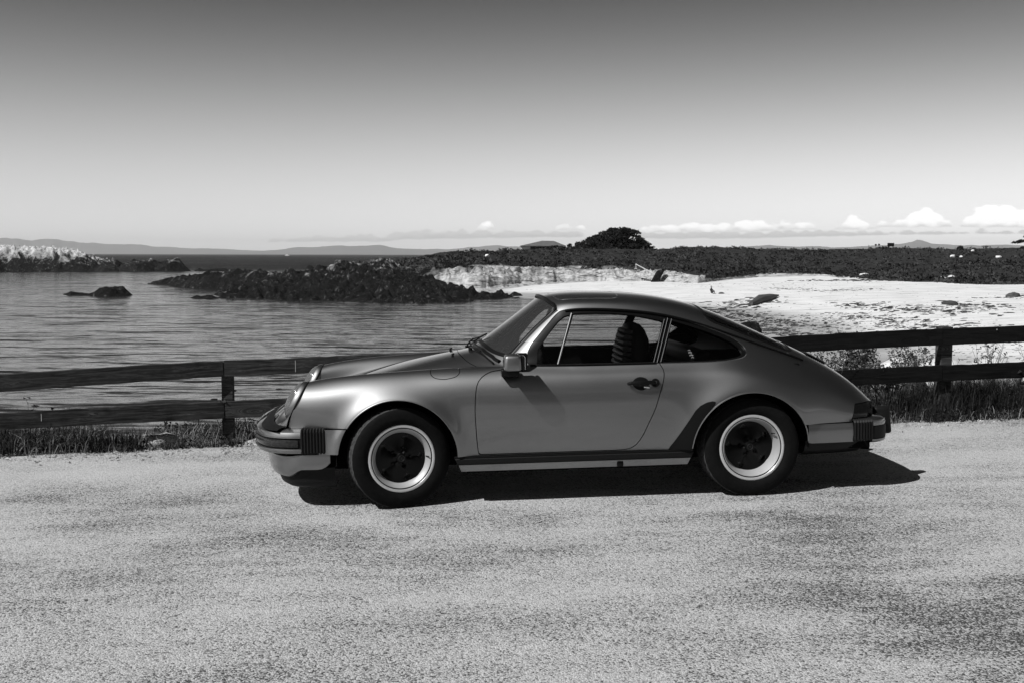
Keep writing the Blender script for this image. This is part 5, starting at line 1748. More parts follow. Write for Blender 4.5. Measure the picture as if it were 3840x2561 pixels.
BANDS = [
 ([(17.2,132.3),(20.2,121),(26,125),(33,136)], 110, (1.6,4.0), .3, 1.3),
 ([(21.7,118.8),(24,103),(24.6,94)], 120, (1.8,5), .25, 1.0),
 ([(21.6,100),(22,89),(23.4,83)], 135, (1.0,3), .2, .8),
 ([(24,112),(27,98),(27,84)], 165, (2.5,4), .15, .6),
 ([(38.3,119.6),(39.7,111),(42.3,103.7),(50.9,114.2)], 150, (1.6,3.5), .25, 1.1),
 ([(33,103),(34.5,90),(35.5,82),(39,84)], 225, (2.2,4), .2, .8),
 ([(36,78),(30,70),(24,62)], 150, (3.5,4), .12, .45),
 ([(58,201),(64,202),(73.4,204)], 90, (2.5,2.5), .4, 1.4),
 ([(41,167),(48,156.4),(56,162.3)], 60, (2,2.5), .2, .8),
 ([(56.5,127),(62.8,130.9),(70,140)], 60, (1.5,2), .25, .9),
 ([(20,180),(40,186),(60,184)], 60, (10,6), .15, .5),
 ([(30,150),(50,140),(70,150)], 110, (16,16), .1, .35),
 ([(28,95),(45,100),(60,110)], 110, (12,14), .08, .28),
]
V, F = wrack(BANDS, 0, 12)
MAT_KELP = simple('dry_kelp', .035, .9, noise=.6, scale=3)
put('kelp', big_mesh('kelp', V, F, MAT_KELP, False), kind='stuff')
MAT_STONE = simple('grey_stone', .06, .9, noise=.5, scale=5, bump=.4)
MAT_PALE = simple('pale_stone', .55, .9, noise=.3, scale=9, bump=.5)
def zs(x, y):
    return float(sand_z(np.array([float(x)]), np.array([float(y)]))[0][0])
# long grey log and dark boulder on the sand
lg = MB().tube([(28.2,126.0,zs(28.2,126)+.25),(30.5,131,zs(30.5,131)+.35),(33,136,zs(33,136)+.30),(35.2,141,zs(35,141)+.2)], [.25,.62,.42,.10], 10)
put('driftwood_log', orient(lg.mesh('driftwood_log', MAT_STONE, True)), None, 'long grey log tapering to a point on the sand above the car roof', 'log')
pebble_rock('beach_rock', (19.9, 89.0, zs(19.9, 89) + .1), 1.0, MAT_REEF, 7, 'black pointed rock on wet sand beside the car rear window', flat=.85)
pebble_rock('beach_rock', (46.6, 113.5, zs(46.6, 113.5) + .05), 0.75, MAT_KELP, 9, 'heap of dark stones on the sand above the right fence post', flat=.5)
pebble_rock('beach_rock', (61.5, 131.0, zs(61.5, 131) + .05), 1.0, MAT_STONE, 19, 'grey rock on the sand at the right edge of the picture', flat=.5)
# a person sitting on the sand beside a dark heap: tiny in the picture
def seated_person(loc, rz):
    root = empty('person', loc, 'person in dark clothes sitting on the open white sand above the car roof', 'person')
    root.rotation_euler = (0, 0, rz)
    bm_v = bpy.data.meshes.new('person_body')
    joints = [(0, 0, .16), (0, .02, .42), (0, .04, .62), (0, .06, .78), (0, .07, .93), (.20, .05, .60), (.26, -.16, .42), (.16, -.34, .34), (-.20, .05, .60), (-.26, -.16, .42), (-.16, -.34, .34),
              (.11, -.10, .17), (.14, -.45, .46), (.13, -.62, .06), (.13, -.74, .05), (-.11, -.10, .17), (-.14, -.45, .46), (-.13, -.62, .06), (-.13, -.74, .05)]
    ed = [(0, 1), (1, 2), (2, 3), (3, 4), (2, 5), (5, 6), (6, 7), (2, 8), (8, 9), (9, 10), (0, 11), (11, 12), (12, 13), (13, 14), (0, 15), (15, 16), (16, 17), (17, 18)]
    rad = [.16, .15, .17, .065, .10, .07, .05, .04, .07, .05, .04, .10, .08, .05, .04, .10, .08, .05, .04]
    bm_v.from_pydata(joints, ed, [])
    o = bpy.data.objects.new('body', bm_v)
    COL.objects.link(o)
    o.modifiers.new('s', 'SKIN')
    for i, r in enumerate(rad):
        bm_v.skin_vertices[0].data[i].radius = (r, r)
    bm_v.skin_vertices[0].data[0].use_root = True
    s = o.modifiers.new('u', 'SUBSURF'); s.levels = 1
    dg = bpy.context.evaluated_depsgraph_get()
    me = bpy.data.meshes.new_from_object(o.evaluated_get(dg))
    bpy.data.objects.remove(o)
    me.materials.clear()
    me.materials.append(simple('dark_clothes', .03, .9))
    me.name = 'body'
    put('body', me, root)
    hd = MB().lathe([(0, .20), (.05, .19), (.085, .15), (.098, .09), (.09, .03), (.06, -.02), (0, -.04)], 16, Matrix.Translation((0, .07, .92)))
    put('head', orient(hd.mesh('head', simple('skin', .35, .6), True)), root)
    hr = MB().lathe([(0, .215), (.055, .205), (.095, .16), (.106, .10), (.100, .05)], 16, Matrix.Translation((0, .085, .925)))
    put('hair', hr.mesh('hair', simple('hair', .02, .7), True), root)
    return root
seated_person((28.4, 152.0, zs(28.4, 152) + .02), .4)
pebble_rock('beach_rock', (29.7, 151.6, zs(29.7, 151.6)), .55, MAT_STONE, 23, 'dark stones beside the person sitting on the sand', flat=.35)
for i, (x, y, s, lb) in enumerate(((79.5,197,.75,'left of two pale boulders under the dark scrub at the right end of the beach'), (81.4,198,.85,'right of two pale boulders under the dark scrub at the right end of the beach'), (71.5,217,1.0,'flat pale rock half buried where the sand meets the scrub'))):
    pebble_rock('pale_boulder', (x, y, float(np.interp(x / y, BLA[:, 0], BLA[:, 2])) + .7), s, MAT_PALE, 61 + i, lb, 'boulder', flat=.7 if i < 2 else .4)

# ---- things on the bluff
def bz(x, y):
    i = int(np.argmin((_bx - x)**2 + (_by - y)**2))
    return float(_bz[i])
MAT_CYP = foliage_mat('cypress_leaves', .006, .030, .5)
MAT_BARK = simple('bark', .03, .9, noise=.5, scale=4, bump=.4)
def cypress(name, base, blobs, label, seed, trunk_pts, n=52, leaf=.16):
    root = empty(name, base, label, 'tree')
    C = np.array([b[:3] for b in blobs]); S3 = np.array([b[3:6] for b in blobs])
    rng = np.random.default_rng(seed)
    VV, FF, o = [], [], 0
    for c, s in zip(C, S3):
        k = int(n * (s[0] * s[2])**.6)
        d = rng.normal(size=(k, 3)); d /= np.linalg.norm(d, axis=1, keepdims=True)
        d *= rng.uniform(.25, 1.06, (k, 1))**.45
        cc = c + d * s
        sz = rng.uniform(.22, .5, k)
        V, F = leaf_cards(cc, sz, 5, seed + o, -.5, .75)
        VV.append(V); FF.append(F + o * 0 + sum(len(v) for v in VV[:-1])); o += 1
    put('crown', big_mesh('crown', np.concatenate(VV), np.concatenate(FF), MAT_CYP, False), root)
    t = MB()
    for pts, r in trunk_pts:
        t.tube(pts, r, 8)
    put('trunk', t.mesh('trunk', MAT_BARK, True), root)
    return root
# tangents: tree spans .060 .. .131 at 305 m; local x to the right
Dt = 306.0
gx = .0975 * Dt
gz = bz(gx * .98, 300)
bl = []
rng = np.random.default_rng(17)
prof_x = [-12.5, -10, -7.5, -5, -3, -1, 1.2, 3, 4.6, 6.2, 8, 9.4]
prof_t = [.9, 1.6, 3.0, 4.3, 5.2, 5.9, 6.4, 6.0, 5.0, 3.2, 2.2, .8]
for x in np.arange(-12, 9.2, .95):
    tp = np.interp(x, prof_x, prof_t)
    z = .3
    while z < tp - .2:
        for _ in range(2):
            bl.append((x + rng.normal(0, .4), rng.uniform(-4, 4), z + rng.normal(0, .15), rng.uniform(1.0, 1.6), 1.4, rng.uniform(.35, .6)))
        z += .85
bl = [b for b in bl if not (3.0 < b[0] < 5.9 and 2.7 < b[2] < 3.9)]
bl += [(4.2, 0, 5.15, 2.0, 1.5, .35), (6.0, 0, 4.55, 1.0, 1.0, .22), (5.6, 0, 4.95, .7, .8, .2), (9.9, 0, .55, .9, .8, .25), (-13.3, 0, 1.0, .7, .8, .35)]
cypress('cypress_tree', (gx, Dt, gz), bl, 'dark wind-swept cypress spreading like a dome on the far bluff', 5, [([(1.5,0,-.5),(1.2,0,1.5),(.5,0,3.2),(1.0,0,5.2)], [.6,.5,.35,.15]), ([(1.2,0,1.2),(-3,0,2.2),(-7,0,2.4)], [.4,.25,.1]), ([(1.2,0,1.4),(4.2,.2,3.0),(6.2,.2,4.5)], [.35,.2,.08])])
Dt2 = 300.0
g2 = .492 * Dt2
g2z = bz(g2, Dt2)
bl2 = []
for lay, (z, half, cx) in enumerate(((2.2, 3.6, 0), (3.9, 4.6, -.6), (5.3, 3.4, .6), (6.4, 2.2, .4), (7.6, 1.6, 1.2))):
    for x in np.arange(-half, half + .1, .9):
        bl2.append((cx + x + rng.normal(0, .3), rng.uniform(-2, 2), z + rng.normal(0, .15) - .03 * x * x, 1.0, 1.2, .30))
cypress('cypress_tree', (g2, Dt2, g2z - .4), bl2, 'layered dark tree cut off by the right edge of the picture', 25, [([(.8,0,-.6),(.6,0,2.5),(.3,0,5.0),(.9,0,7.6)], [.45,.35,.25,.1]), ([(.6,0,2.2),(-2.6,0,3.7),(-4.6,0,3.9)], [.25,.14,.06]), ([(.4,0,3.6),(3.2,0,5.2)], [.2,.08])])
# low bushes running left from the cypress towards the house
hd_c = np.array([(.0345 * 300 + i * 1.15 + rng.normal(0, .2), 300 + rng.normal(0, 1), 2.9 + .25 * math.sin(i)) for i in range(16)])
V, F = leaf_cards(hd_c, np.full(16, 1.25), 90, 3, .8, .22)
put('hedge', big_mesh('hedge', V, F, MAT_CYP, False), None, 'low dark hedge between the house and the cypress', 'hedge')

# house with a low hipped roof
hx, hy = .0285 * 312, 312.0
house = empty('house', (hx, hy, bz(hx, 300) - .5), 'low house with a wide hipped roof half hidden by the far bluff', 'house')
MAT_ROOF = simple('grey_shingle', .10, .85, noise=.3, scale=1.2)
MAT_WALL = simple('dark_siding', .03, .85, noise=.3, scale=1)
MAT_WHITE = simple('white_paint', .75, .7)
rf = MB()
e0, rz0, rz1 = 6.6, 1.55, 3.05
rf.add([(-e0,-5,rz0),(e0,-5,rz0),(e0,5,rz0),(-e0,5,rz0),(-.2,-.2,rz1),(3.2,-.2,rz1-.05),(3.2,.2,rz1-.05),(-.2,.2,rz1),(-e0,-5,rz0-.18),(e0,-5,rz0-.18),(e0,5,rz0-.18),(-e0,5,rz0-.18)],
       [(0,1,5,4),(1,2,6,5),(2,3,7,6),(3,0,4,7),(4,5,6,7),(8,9,1,0),(9,10,2,1),(10,11,3,2),(11,8,0,3),(11,10,9,8)])
put('roof', rf.mesh('roof', MAT_ROOF), house)
put('wall', MB().box((.6,0,.7),(10.2,8.4,1.5)).mesh('wall', MAT_WALL), house)
put('wall_panel', MB().box((-5.0,-2.5,.95),(2.6,4,.9)).mesh('wall_panel', MAT_WHITE), house)
for x in (-1.5, 1.2, 3.8):
    w = put('window', MB().box((x, -4.23, .95), (1.5, .08, .8)).mesh('window', MAT_TRIM), house)
    put('pane', MB().box((x, -4.28, .95), (1.3, .02, .62)).mesh('pane', MAT_DARKLENS), w)

# signboard and posts against the sky
sx_, sy_ = .3535 * 326, 326.0
sz_ = bz(sx_, 320)
sg = empty('signboard', (sx_, sy_, sz_), 'dark rectangular signboard standing on the crest of the right bluff', 'sign')
put('panel', MB().box((0,0,1.35),(2.05,.12,1.05)).mesh('panel', MAT_TRIM, False, .02), sg)
for x in (-.7, .7):
    put('leg', MB().box((x,.10,.4),(.14,.08,1.5)).mesh('leg', MAT_BARK), sg)
for i, (t, h, cap, lb) in enumerate(((.3330,1.7,0,'thin bare pole at the left of the three poles near the signboard'), (.3395,1.7,1,'middle of the three poles near the signboard, with a dark box on top'), (.3425,1.7,1,'right of the three poles near the signboard, with a dark box on top'))):
    r = empty('pole', (t * 324, 324, bz(t * 324, 320)), lb, 'pole', 'poles on the bluff by the signboard')
    put('shaft', MB().tube([(0,0,-.3),(0,0,h)], .05, 6).mesh('shaft', MAT_BARK), r)
    if cap:
        put('head', MB().box((0,0,h-.1),(.5,.3,.5)).mesh('head', MAT_TRIM, False, .03), r)
rs = empty('round_shrub', (.4185 * 322, 322, bz(.4185 * 322, 318)), 'small round dark bush alone on the skyline right of the signboard', 'bush')
V, F = leaf_cards(np.array([(0, 0, .2), (0, 0, .6)]), np.array([1.0, .9]), 240, 2, .9, .2)
put('foliage', big_mesh('foliage', V, F, MAT_CYP, False), rs)
for i, (t, D, lb) in enumerate(((-.0345,248,'leftmost of three short posts on the skyline left of the house'), (-.0285,250,'middle of three short posts on the skyline left of the house'), (-.0225,252,'rightmost of three short posts on the skyline left of the house'))):
    o = put('short_post', MB().box((0,0,.35),(.16,.16,1.3)).mesh('short_post', MAT_BARK, False, .02), None, lb, 'post', 'short posts on the left skyline')
    o.location = (t * D, D, bz(t * D, D))
for i, (t, D, s, lb) in enumerate(((-.0235,240,.55,'white rock lying below the three short posts'), (.4115,262,.6,'small white rock left in the scrub of the right bluff'), (.4195,262,.5,'smallest white rock in the scrub of the right bluff'), (.4545,258,.65,'white rock right of the others in the scrub of the right bluff'), (.4300,300,.5,'white speck of a rock under the small round bush'))):
    pebble_rock('white_rock', (t * D, D, bz(t * D, D) + .55), s, MAT_WHITE, 80 + i, lb, 'rock', flat=.6)
# leaning slab and the stairway rail beside it
slab = MB().prism([(-1.3,-2.4),(.5,-2.4),(1.2,-.5),(1.9,.9),(1.2,1.2),(.4,.6),(-.4,-.9)], 1.4, Matrix.Translation((.133*206, 206, -2.2)) @ Matrix.Rotation(math.pi/2, 4, 'X'))
put('leaning_slab', slab.mesh('leaning_slab', MAT_REEF, False, .25), None, 'dark leaning rock slab standing out of the pale cliff foot', 'rock')
st = empty('stairway', (.130*207, 207, -3.2), 'wooden beach stairway with a thin handrail beside the leaning slab', 'stairs')
A0, A1 = Vector((-2.6,3.0,2.9)), Vector((.9,0,.9))
for s in (0, .8):
    put('handrail', MB().tube([A0 + Vector((0,s,0)), A1 + Vector((0,s,0))], .06, 6).mesh('handrail', MAT_PALE), st)
for i in range(8):
    f = i / 7
    p = A0.lerp(A1, f)
    put('tread', MB().box(p + Vector((0,.4,-.9)), (.5,1.0,.08)).mesh('tread', MAT_PALE), st)
    if i % 3 == 0:
        put('post', MB().box(p + Vector((0,0,-.45)), (.09,.09,1.0)).mesh('post', MAT_PALE), st)
# white boat near the horizon
bt = empty('boat', (-.2105 * 4200, 4200, SEA), 'tiny white motor boat out on the horizon', 'boat')
hv = MB().prism([(-8,-1),(7,-1),(11,1.6),(-8,1.3)], 4, Matrix.Translation((0,2,1)) @ Matrix.Rotation(math.pi/2, 4, 'X'))
put('hull', hv.mesh('hull', MAT_WHITE), bt)
put('cabin', MB().box((-1,0,3.6),(8,3,2.4), taper=.85).mesh('cabin', MAT_WHITE), bt)

# ---- far shore across the bay
def ridge(name, pts, D, seed, alb, depth=2500):
    t = np.linspace(pts[0][0], pts[-1][0], 260)
    h = np.interp(t, [p[0] for p in pts], [p[1] for p in pts])
    q = np.stack([t * 60, t * 0, t * 0 + seed], -1)
    h = np.maximum(h * (1 + .16 * fbm(q, 4, seed)) * D, 0)
    rows = []
    for f, k in ((0, 0), (.15, .25), (.4, .6), (.7, .9), (1.0, 1.0), (1.3, .7)):
        n = fbm(np.stack([t * 140, t * 0 + f * 3, t * 0 + seed], -1), 4, seed + 2)
        rows.append(np.stack([t * (D + f * depth), np.full_like(t, D + f * depth), SEA + h * k * (1 + .2 * n * (k < 1))], -1))
    m = simple(name, alb, .95, noise=.25, scale=.002)
    put(name, grid_mesh(name, np.stack(rows, 1), m), kind='structure')
ridge('far_hills', [(.125,.0), (.155,.0030), (.18,.0085), (.24,.0108), (.30,.0095), (.352,.0110), (.370,.0150), (.378,.0163), (.392,.0125), (.43,.0122), (.48,.0108), (.56,.009), (.7,.006)], 17000, 3, .10)
ridge('far_hills', [(-.30,.0), (-.24,.0030), (-.20,.0075), (-.165,.0090), (-.125,.0102), (-.110,.0070), (-.085,.0062), (-.06,.0055), (-.04,.0080), (-.015,.0095), (.02,.0085), (.05,.0055), (.09,.004), (.13,0)], 18500, 8, .10)
ridge('far_hills', [(-.62,.010), (-.48,.0148), (-.43,.0142), (-.37,.0105), (-.31,.0070), (-.25,.0045), (-.18,.002), (-.1,0)], 21500, 12, .10)

# ---- wooded slope behind the camera, seen only as a dark band mirrored in the paint
xs = np.linspace(-90, 90, 120); ts = np.linspace(0, 30, 18)
X, T = np.meshgrid(xs, ts, indexing='ij')
Y = -34 - T
Z = lot_z(X, Y) - .3 + T * .16 + 9.0 * np.clip(T / 7, 0, 1) * (1 + .35 * fbm(np.stack([X * .12, T * .12, X * 0], -1), 4, 15)) * np.clip(1.25 - np.abs(X + 5) / 80, 0, 1)  # unseen slope raised to block the bright low sky and darken the car
put('wooded_slope', grid_mesh('wooded_slope', np.stack([X, Y, Z], -1), MAT_SCRUB), kind='structure')

# ================================================================== fence
def wood(name, lo, hi, streak):
    m, nt, out = nodes(name)
    tcn = N(nt, 'ShaderNodeTexCoord')
    oi = N(nt, 'ShaderNodeObjectInfo')
    off = N(nt, 'ShaderNodeVectorMath', {0: tcn.outputs['Object'], 1: N(nt, 'ShaderNodeCombineXYZ', {0: N(nt, 'ShaderNodeMath', {0: oi.outputs['Random'], 1: 50.0}, operation='MULTIPLY').outputs[0]}).outputs[0]}, operation='ADD')
    mp = N(nt, 'ShaderNodeMapping', {'Vector': off.outputs[0], 'Scale': (1.1, 9.0, 16.0)})
    kn = N(nt, 'ShaderNodeTexVoronoi', {'Vector': N(nt, 'ShaderNodeMapping', {'Vector': off.outputs[0], 'Scale': (1.4, .2, 5.5)}).outputs[0], 'Scale': 1.0})
    kd = N(nt, 'ShaderNodeMapRange', {'Value': kn.outputs['Distance'], 'From Min': 0.0, 'From Max': 0.30, 'To Min': 1.0, 'To Max': 0.0})
    ds = N(nt, 'ShaderNodeVectorMath', {0: mp.outputs[0], 1: N(nt, 'ShaderNodeCombineXYZ', {2: N(nt, 'ShaderNodeMath', {0: kd.outputs[0], 1: 3.0}, operation='MULTIPLY').outputs[0]}).outputs[0]}, operation='ADD')
    g1 = N(nt, 'ShaderNodeTexNoise', {'Vector': ds.outputs[0], 'Scale': 2.2, 'Detail': 6.0, 'Roughness': 0.65, 'Distortion': 1.1})
    g2 = N(nt, 'ShaderNodeTexNoise', {'Vector': off.outputs[0], 'Scale': 9.0, 'Detail': 4.0})
    a = N(nt, 'ShaderNodeMath', {0: g1.outputs['Fac'], 1: N(nt, 'ShaderNodeMath', {0: g2.outputs['Fac'], 1: 0.25}, operation='MULTIPLY').outputs[0]}, operation='ADD')
    col = ramp(nt, a.outputs[0], [(0.45, lo), (0.64, (lo + hi) / 2), (0.72, hi), (0.78, lo * 1.5), (0.9, streak)])
    bp = N(nt, 'ShaderNodeBump', {'Height': g1.outputs['Fac'], 'Strength': 0.8, 'Distance': 0.006})
    b = N(nt, 'ShaderNodeBsdfPrincipled', {'Base Color': col, 'Roughness': 0.85, 'Normal': bp.outputs[0], 'Specular IOR Level': 0.10})
    nt.links.new(b.outputs[0], out.inputs[0])
    return m
MAT_WOOD_OLD = wood('weathered_board', .010, .060, .22)
MAT_WOOD = wood('dark_stained_board', .004, .012, .03)
MAT_POST = wood('dark_post', .012, .08, .16)
fence = empty('wooden_fence', (-2.5, 9.2, -.12), 'dark two-rail wooden fence with square posts running behind the car', 'fence')
FINV = Matrix.Translation((2.5, -9.2, .12))
def board(a, b, ha, hb, th, mat):
    """rail from a to b (centre of its near face), ha/hb its height at each end"""
    a, b = Vector(a), Vector(b)
    L = (b - a).length
    t = (b - a).normalized()
    nrm = Vector((t.y, -t.x, 0)).normalized()       # towards the camera
    up = nrm.cross(t) * -1
    if up.z < 0:
        up = -up
    V, F = [], []
    n = 40
    rng = np.random.default_rng(int(abs(a.x * 100)) + int(a.z * 50))
    for i in range(n + 1):
        f = i / n
        h = ha + (hb - ha) * f
        wv = .0025 * math.sin(f * 9 + a.x) + .002 * rng.normal()
        x = L * (f - .5)
        for y, z in ((0, -h / 2), (0, h / 2 - .004), (.004, h / 2), (th - .004, h / 2), (th, h / 2 - .004), (th, -h / 2)):
            V.append((x, y, z + (wv if z > 0 else wv * .6)))
    for i in range(n):
        for j in range(6):
            F.append((i * 6 + j, (i + 1) * 6 + j, (i + 1) * 6 + (j + 1) % 6, i * 6 + (j + 1) % 6))
    F += [tuple(range(6)), tuple(range(n * 6 + 5, n * 6 - 1, -1))]
    me = orient(MB().add(V, F).mesh('rail', mat, False))
    o = put('rail', me, fence)
    R = Matrix((t, -nrm, up)).transposed().to_4x4()
    o.matrix_local = FINV @ Matrix.Translation((a + b) / 2) @ R
    return o
board((-5.00,8.28,.430), (-2.488,9.140,.521), .150, .134, .040, MAT_WOOD_OLD)
board((-2.478,9.135,.522), (.98,9.595,.617), .134, .150, .040, MAT_WOOD_OLD)
board((.986,9.595,.617), (4.075,10.060,.7375), .150, .155, .040, MAT_WOOD)
board((4.081,10.061,.7375), (6.95,10.52,.80), .155, .155, .040, MAT_WOOD)
board((-5.00,8.32,.135), (-2.488,9.140,.1625), .130, .148, .040, MAT_WOOD_OLD)
board((-2.478,9.142,.1625), (.98,9.595,.285), .148, .150, .040, MAT_WOOD_OLD)
board((.986,9.595,.285), (4.083,10.062,.393), .150, .150, .040, MAT_WOOD)
board((4.089,10.063,.393), (6.95,10.52,.46), .150, .152, .040, MAT_WOOD)
def post(x, y, top, w=.098):
    m = MB().box((0, 0, (top + .60) / 2 - .60), (w, w, top + .60))
    o = put('post', m.mesh('post', MAT_POST, False, .006), fence)
    o.matrix_local = FINV @ Matrix.Translation((x, y, 0)) @ Matrix.Rotation(.13, 4, 'Z')
post(-2.475, 9.235, .575); post(-4.80, 8.46, .46); post(-.28, 9.50, .64); post(1.94, 9.80, .71); post(4.135, 10.175, .825, .115); post(6.40, 10.53, .86)
nl_ = simple('nail_drip', .35, .8)
for i, (x, y, z, h) in enumerate(((-1.88,9.218,.535,.10), (-3.86,8.675,.165,.06), (4.62,10.143,.80,.012))):
    o = put('nail_stain', MB().box((0,0,0),(.004 if h > .02 else .008,.002,h)).mesh('nail_stain', nl_), fence)
    o.matrix_local = FINV @ Matrix.Translation((x, y - .004, z))

# ---- weeds and grass along the fence
def grass(n, seed, xr, tr, hr, mat, name, wmul=1.0, lean=.35, dens=None):
    rng = np.random.default_rng(seed)
    x = rng.uniform(*xr, n)
    t = tr[0] + (tr[1] - tr[0]) * rng.uniform(0, 1, n)
    keepm = np.ones(n, bool)
    cl = fbm(np.stack([x * 1.1, t * 1.6, x * 0], -1), 3, seed)
    ragged = .16 + .28 * fbm(np.stack([x * 2.3, x * 0, x * 0 + 5], -1), 4, 61)
    keepm = (cl > (-.12 if dens is None else dens)) & (t > ragged * (1 if tr[0] > 0 else 0) + tr[0] - .02)
    x, t, cl = x[keepm], t[keepm], cl[keepm]
    n = len(x)
    y = edge_y(x) + t
    z = bank_z(x, y) + .02
    h = rng.uniform(*hr, n) * (1 + .8 * np.clip(cl, 0, 1))
    a = rng.uniform(0, 2 * math.pi, n)
    l = rng.uniform(.1, 1, n) * lean * h
    w = rng.uniform(.003, .0075, n) * wmul
    dx, dy = np.cos(a) * l, np.sin(a) * l
    px, py = -np.sin(a) * w, np.cos(a) * w
    B = np.stack([x, y, z], -1)
    M_ = B + np.stack([dx * .35, dy * .35, h * .6], -1)
    T_ = B + np.stack([dx, dy, h * (1 - .25 * l / (h + 1e-6))], -1)
    S = np.stack([px, py, px * 0], -1)
    V = np.stack([B - S, B + S, M_ + S * .8, M_ - S * .8, T_], 1).reshape(-1, 3)
    i = np.arange(n) * 5
    F = np.concatenate([np.stack([i, i + 1, i + 2], -1), np.stack([i, i + 2, i + 3], -1), np.stack([i + 3, i + 2, i + 4], -1)])
    put(name, big_mesh(name, V, F, mat, False), kind='stuff')
MAT_GRASS = foliage_mat('grass_blades', .006, .034, 2.0, .35, .08)
MAT_STRAW = foliage_mat('dry_straw', .06, .34, 3.0)
grass(30000, 4, (-6.5, 8.0), (.02, 2.2), (.03, .13), MAT_GRASS, 'grass', .6, 1.2)
grass(9000, 6, (-6.5, -2.6), (.05, 1.2), (.06, .20), MAT_GRASS, 'grass', .55, 1.0, dens=-.05)
grass(22000, 7, (2.4, 8.0), (.16, 1.6), (.08, .34), MAT_GRASS, 'grass', .45, .9, dens=-.15)
grass(13000, 9, (-6.5, 8.0), (-.08, 1.6), (.02, .18), MAT_STRAW, 'dry_grass', .45, 1.6, dens=-.12)
rng = np.random.default_rng(41)
n = 5200
x = rng.uniform(-6.0, 7.0, n)
t = .12 + .22 * rng.normal(size=n)
y = edge_y(x) + t
z = np.where(t < .2, lot_z(x, y) - .05 * np.clip(t / .35, 0, 1)**2, bank_z(x, y) + .03)
sz_r = .004 + .016 * rng.uniform(0, 1, n)**3
dirs = rng.normal(size=(n, 5, 3)); dirs /= np.linalg.norm(dirs, axis=-1, keepdims=True)
dirs[:, :, 2] *= .6
base_d = np.array([(1, 0, 0), (-.5, .87, 0), (-.5, -.87, 0), (0, 0, .8), (0, 0, -.6)])
Vg = np.stack([x, y, z], -1)[:, None, :] + (base_d[None] + .35 * dirs) * sz_r[:, None, None]
Fg = (np.array([(0, 1, 3), (1, 2, 3), (2, 0, 3), (1, 0, 4), (2, 1, 4), (0, 2, 4)])[None] + (np.arange(n) * 5)[:, None, None]).reshape(-1, 3)
put('gravel', big_mesh('gravel', Vg.reshape(-1, 3), Fg, simple('grit', .38, .9, noise=.6, scale=12), False), kind='stuff')
rng = np.random.default_rng(31)
x = rng.uniform(-6.5, 8.0, 900); t = rng.uniform(.08, 1.9, 900)
kp = fbm(np.stack([x * 1.3, t * 2.0, x * 0], -1), 3, 90) > -.05
x, t = x[kp], t[kp]
y = edge_y(x) + t
C = np.stack([x, y, bank_z(x, y) + .02], -1)
V, F = leaf_cards(C, rng.uniform(.05, .15, len(x)), 46, 33, .9, .13)
put('ground_cover', big_mesh('ground_cover', V, F, MAT_GRASS, False), kind='stuff')
# taller weeds one can pick out
def weed(x, t, h, seed, dest):
    rng = np.random.default_rng(seed)
    m = MB()
    y = float(edge_y(x)) + t
    z = float(bank_z(np.array(x), np.array(y)))
    for s in range(rng.integers(2, 5)):
        a = rng.uniform(0, 6.28)
        ln = h * rng.uniform(.6, 1.0)
        dx, dy = math.cos(a) * ln * .28, math.sin(a) * ln * .2
        pts = [(0, 0, -.03), (dx * .3, dy * .3, ln * .5), (dx, dy, ln)]
        m.tube(interp_path(pts, 6), [.0035, .003, .003, .0025, .002, .0012], 4)
        for b in range(3):
            f = rng.uniform(.45, .95)
            p = Vector((dx * f * f, dy * f * f, ln * f))
            q = p + Vector((rng.normal(0, .05), rng.normal(0, .05), rng.uniform(.02, .09)))
            m.tube([p, q], [.002, .001], 4)
            for _ in range(3):
                c = q + Vector(tuple(rng.normal(0, .012, 3)))
                d1, d2 = Vector(tuple(rng.normal(0, .012, 3))), Vector(tuple(rng.normal(0, .012, 3)))
                m.add([c - d1, c + d1, c + d2], [(0, 1, 2)])
    dest.add([Vector(v) + Vector((x, y, z)) for v in m.v], m.f)
WEEDS = {0: MB(), 1: MB()}
rng = np.random.default_rng(77)
for i in range(12):
    weed(rng.uniform(-4.6, -2.0), rng.uniform(.3, 1.4), rng.uniform(.28, .55), 200 + i, WEEDS[i % 2])
for i in range(40):
    weed(rng.uniform(2.6, 5.6), rng.uniform(.4, 2.2), rng.uniform(.35, .85), 240 + i, WEEDS[int(i % 4 == 0)])
put('tall_weeds', WEEDS[0].mesh('tall_weeds', MAT_GRASS, False), kind='stuff')
put('dry_weeds', WEEDS[1].mesh('dry_weeds', MAT_STRAW, False), kind='stuff')
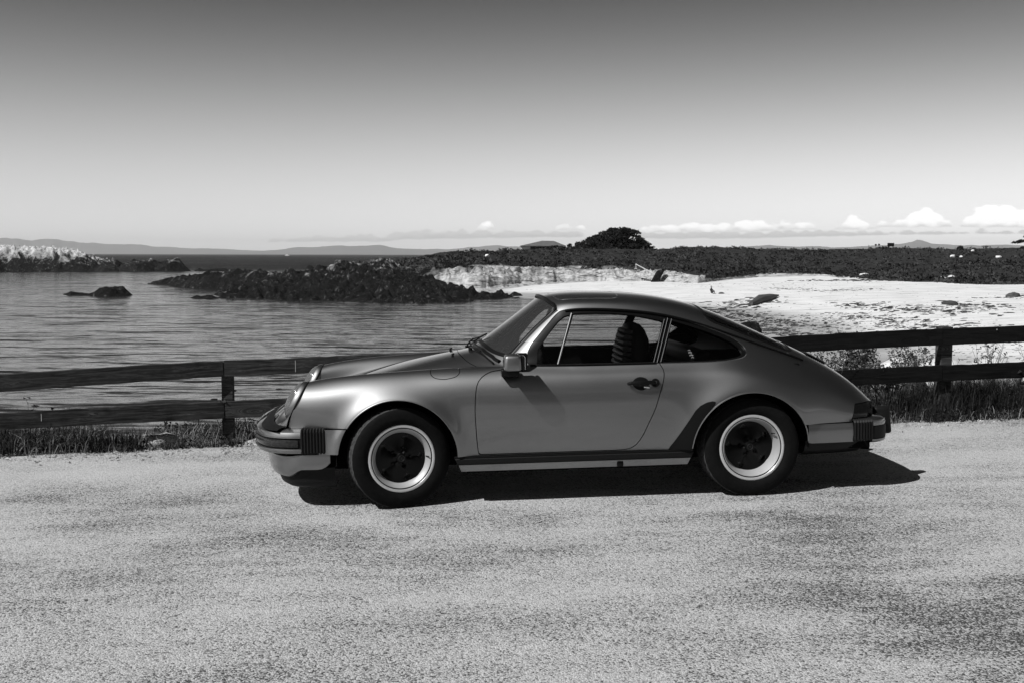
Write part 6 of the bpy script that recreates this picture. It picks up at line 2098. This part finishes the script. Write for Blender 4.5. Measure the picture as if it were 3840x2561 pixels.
# shrubs on the bank behind the right fence
MAT_SHRUB = foliage_mat('shrub_leaves', .02, .16, 3.0)
for i, (x, y, s, lb) in enumerate(((3.65,12.6,.27,'bush right of the car tail between the fence rails'), (4.15,13.0,.32,'leafy bush in the middle of the gap between the right fence rails'), (4.75,13.3,.26,'bush just left of the right fence post'), (3.9,11.9,.20,'smallest bush low behind the lower right rail'))):
    o = empty('shrub', (x, y, float(bank_z(np.array(x), np.array(y))) ), lb, 'bush')
    rng2 = np.random.default_rng(i)
    C = np.stack([rng2.normal(0, s * .7, 9), rng2.normal(0, s * .5, 9), rng2.uniform(.10, s * 2.2, 9)], -1)
    V, F = leaf_cards(C, np.full(9, s * .62), 300, 50 + i, -.9, .11)
    put('foliage', big_mesh('foliage', V, F, MAT_SHRUB, False), o)
    m = MB()
    for c in C[:6]:
        m.tube([(0, 0, -.1), tuple(c * .6), tuple(c)], [.012, .009, .005], 5)
    put('stem', m.mesh('stem', MAT_BARK), o)
for i, (x, y, s, lb) in enumerate(((5.05,13.9,.36,'pale boulder on the bank left of the right fence post'), (5.75,14.2,.34,'pale boulder on the bank behind the right fence post'), (4.55,14.4,.34,'pale stone among the bushes behind the right fence'), (6.6,14.6,.36,'pale boulder on the bank at the far right between the rails'))):
    pebble_rock('pale_boulder', (x, y, float(bank_z(np.array(x), np.array(y))) + .25), s, MAT_PALE, 130 + i, lb, 'boulder', flat=.75)
pebble_rock('pale_stone', (-3.02, 9.12, float(lot_z(-3.02, 9.12)) - .01), .15, MAT_ASPHALT, 141, 'pale gritty stone in the grass left of the left fence post', 'stone', flat=.62)
pebble_rock('gravel_heap', (-2.12, 9.22, float(lot_z(-2.12, 9.22)) - .02), .21, MAT_ASPHALT, 143, 'low heap of gravel between the left fence post and the front bumper', 'gravel heap', flat=.24)

# ---- sea air: fades the far shore
hz, nt, out = nodes('sea_haze')
vol = N(nt, 'ShaderNodeVolumePrincipled', {'Color': g3(1.0), 'Density': HAZE_DENSITY, 'Anisotropy': 0.0})
nt.links.new(vol.outputs[0], out.inputs['Volume'])
put('haze', MB().box((0, 0, 164.0), (50000, 50000, 341.0)).mesh('haze', hz, False), kind='stuff')
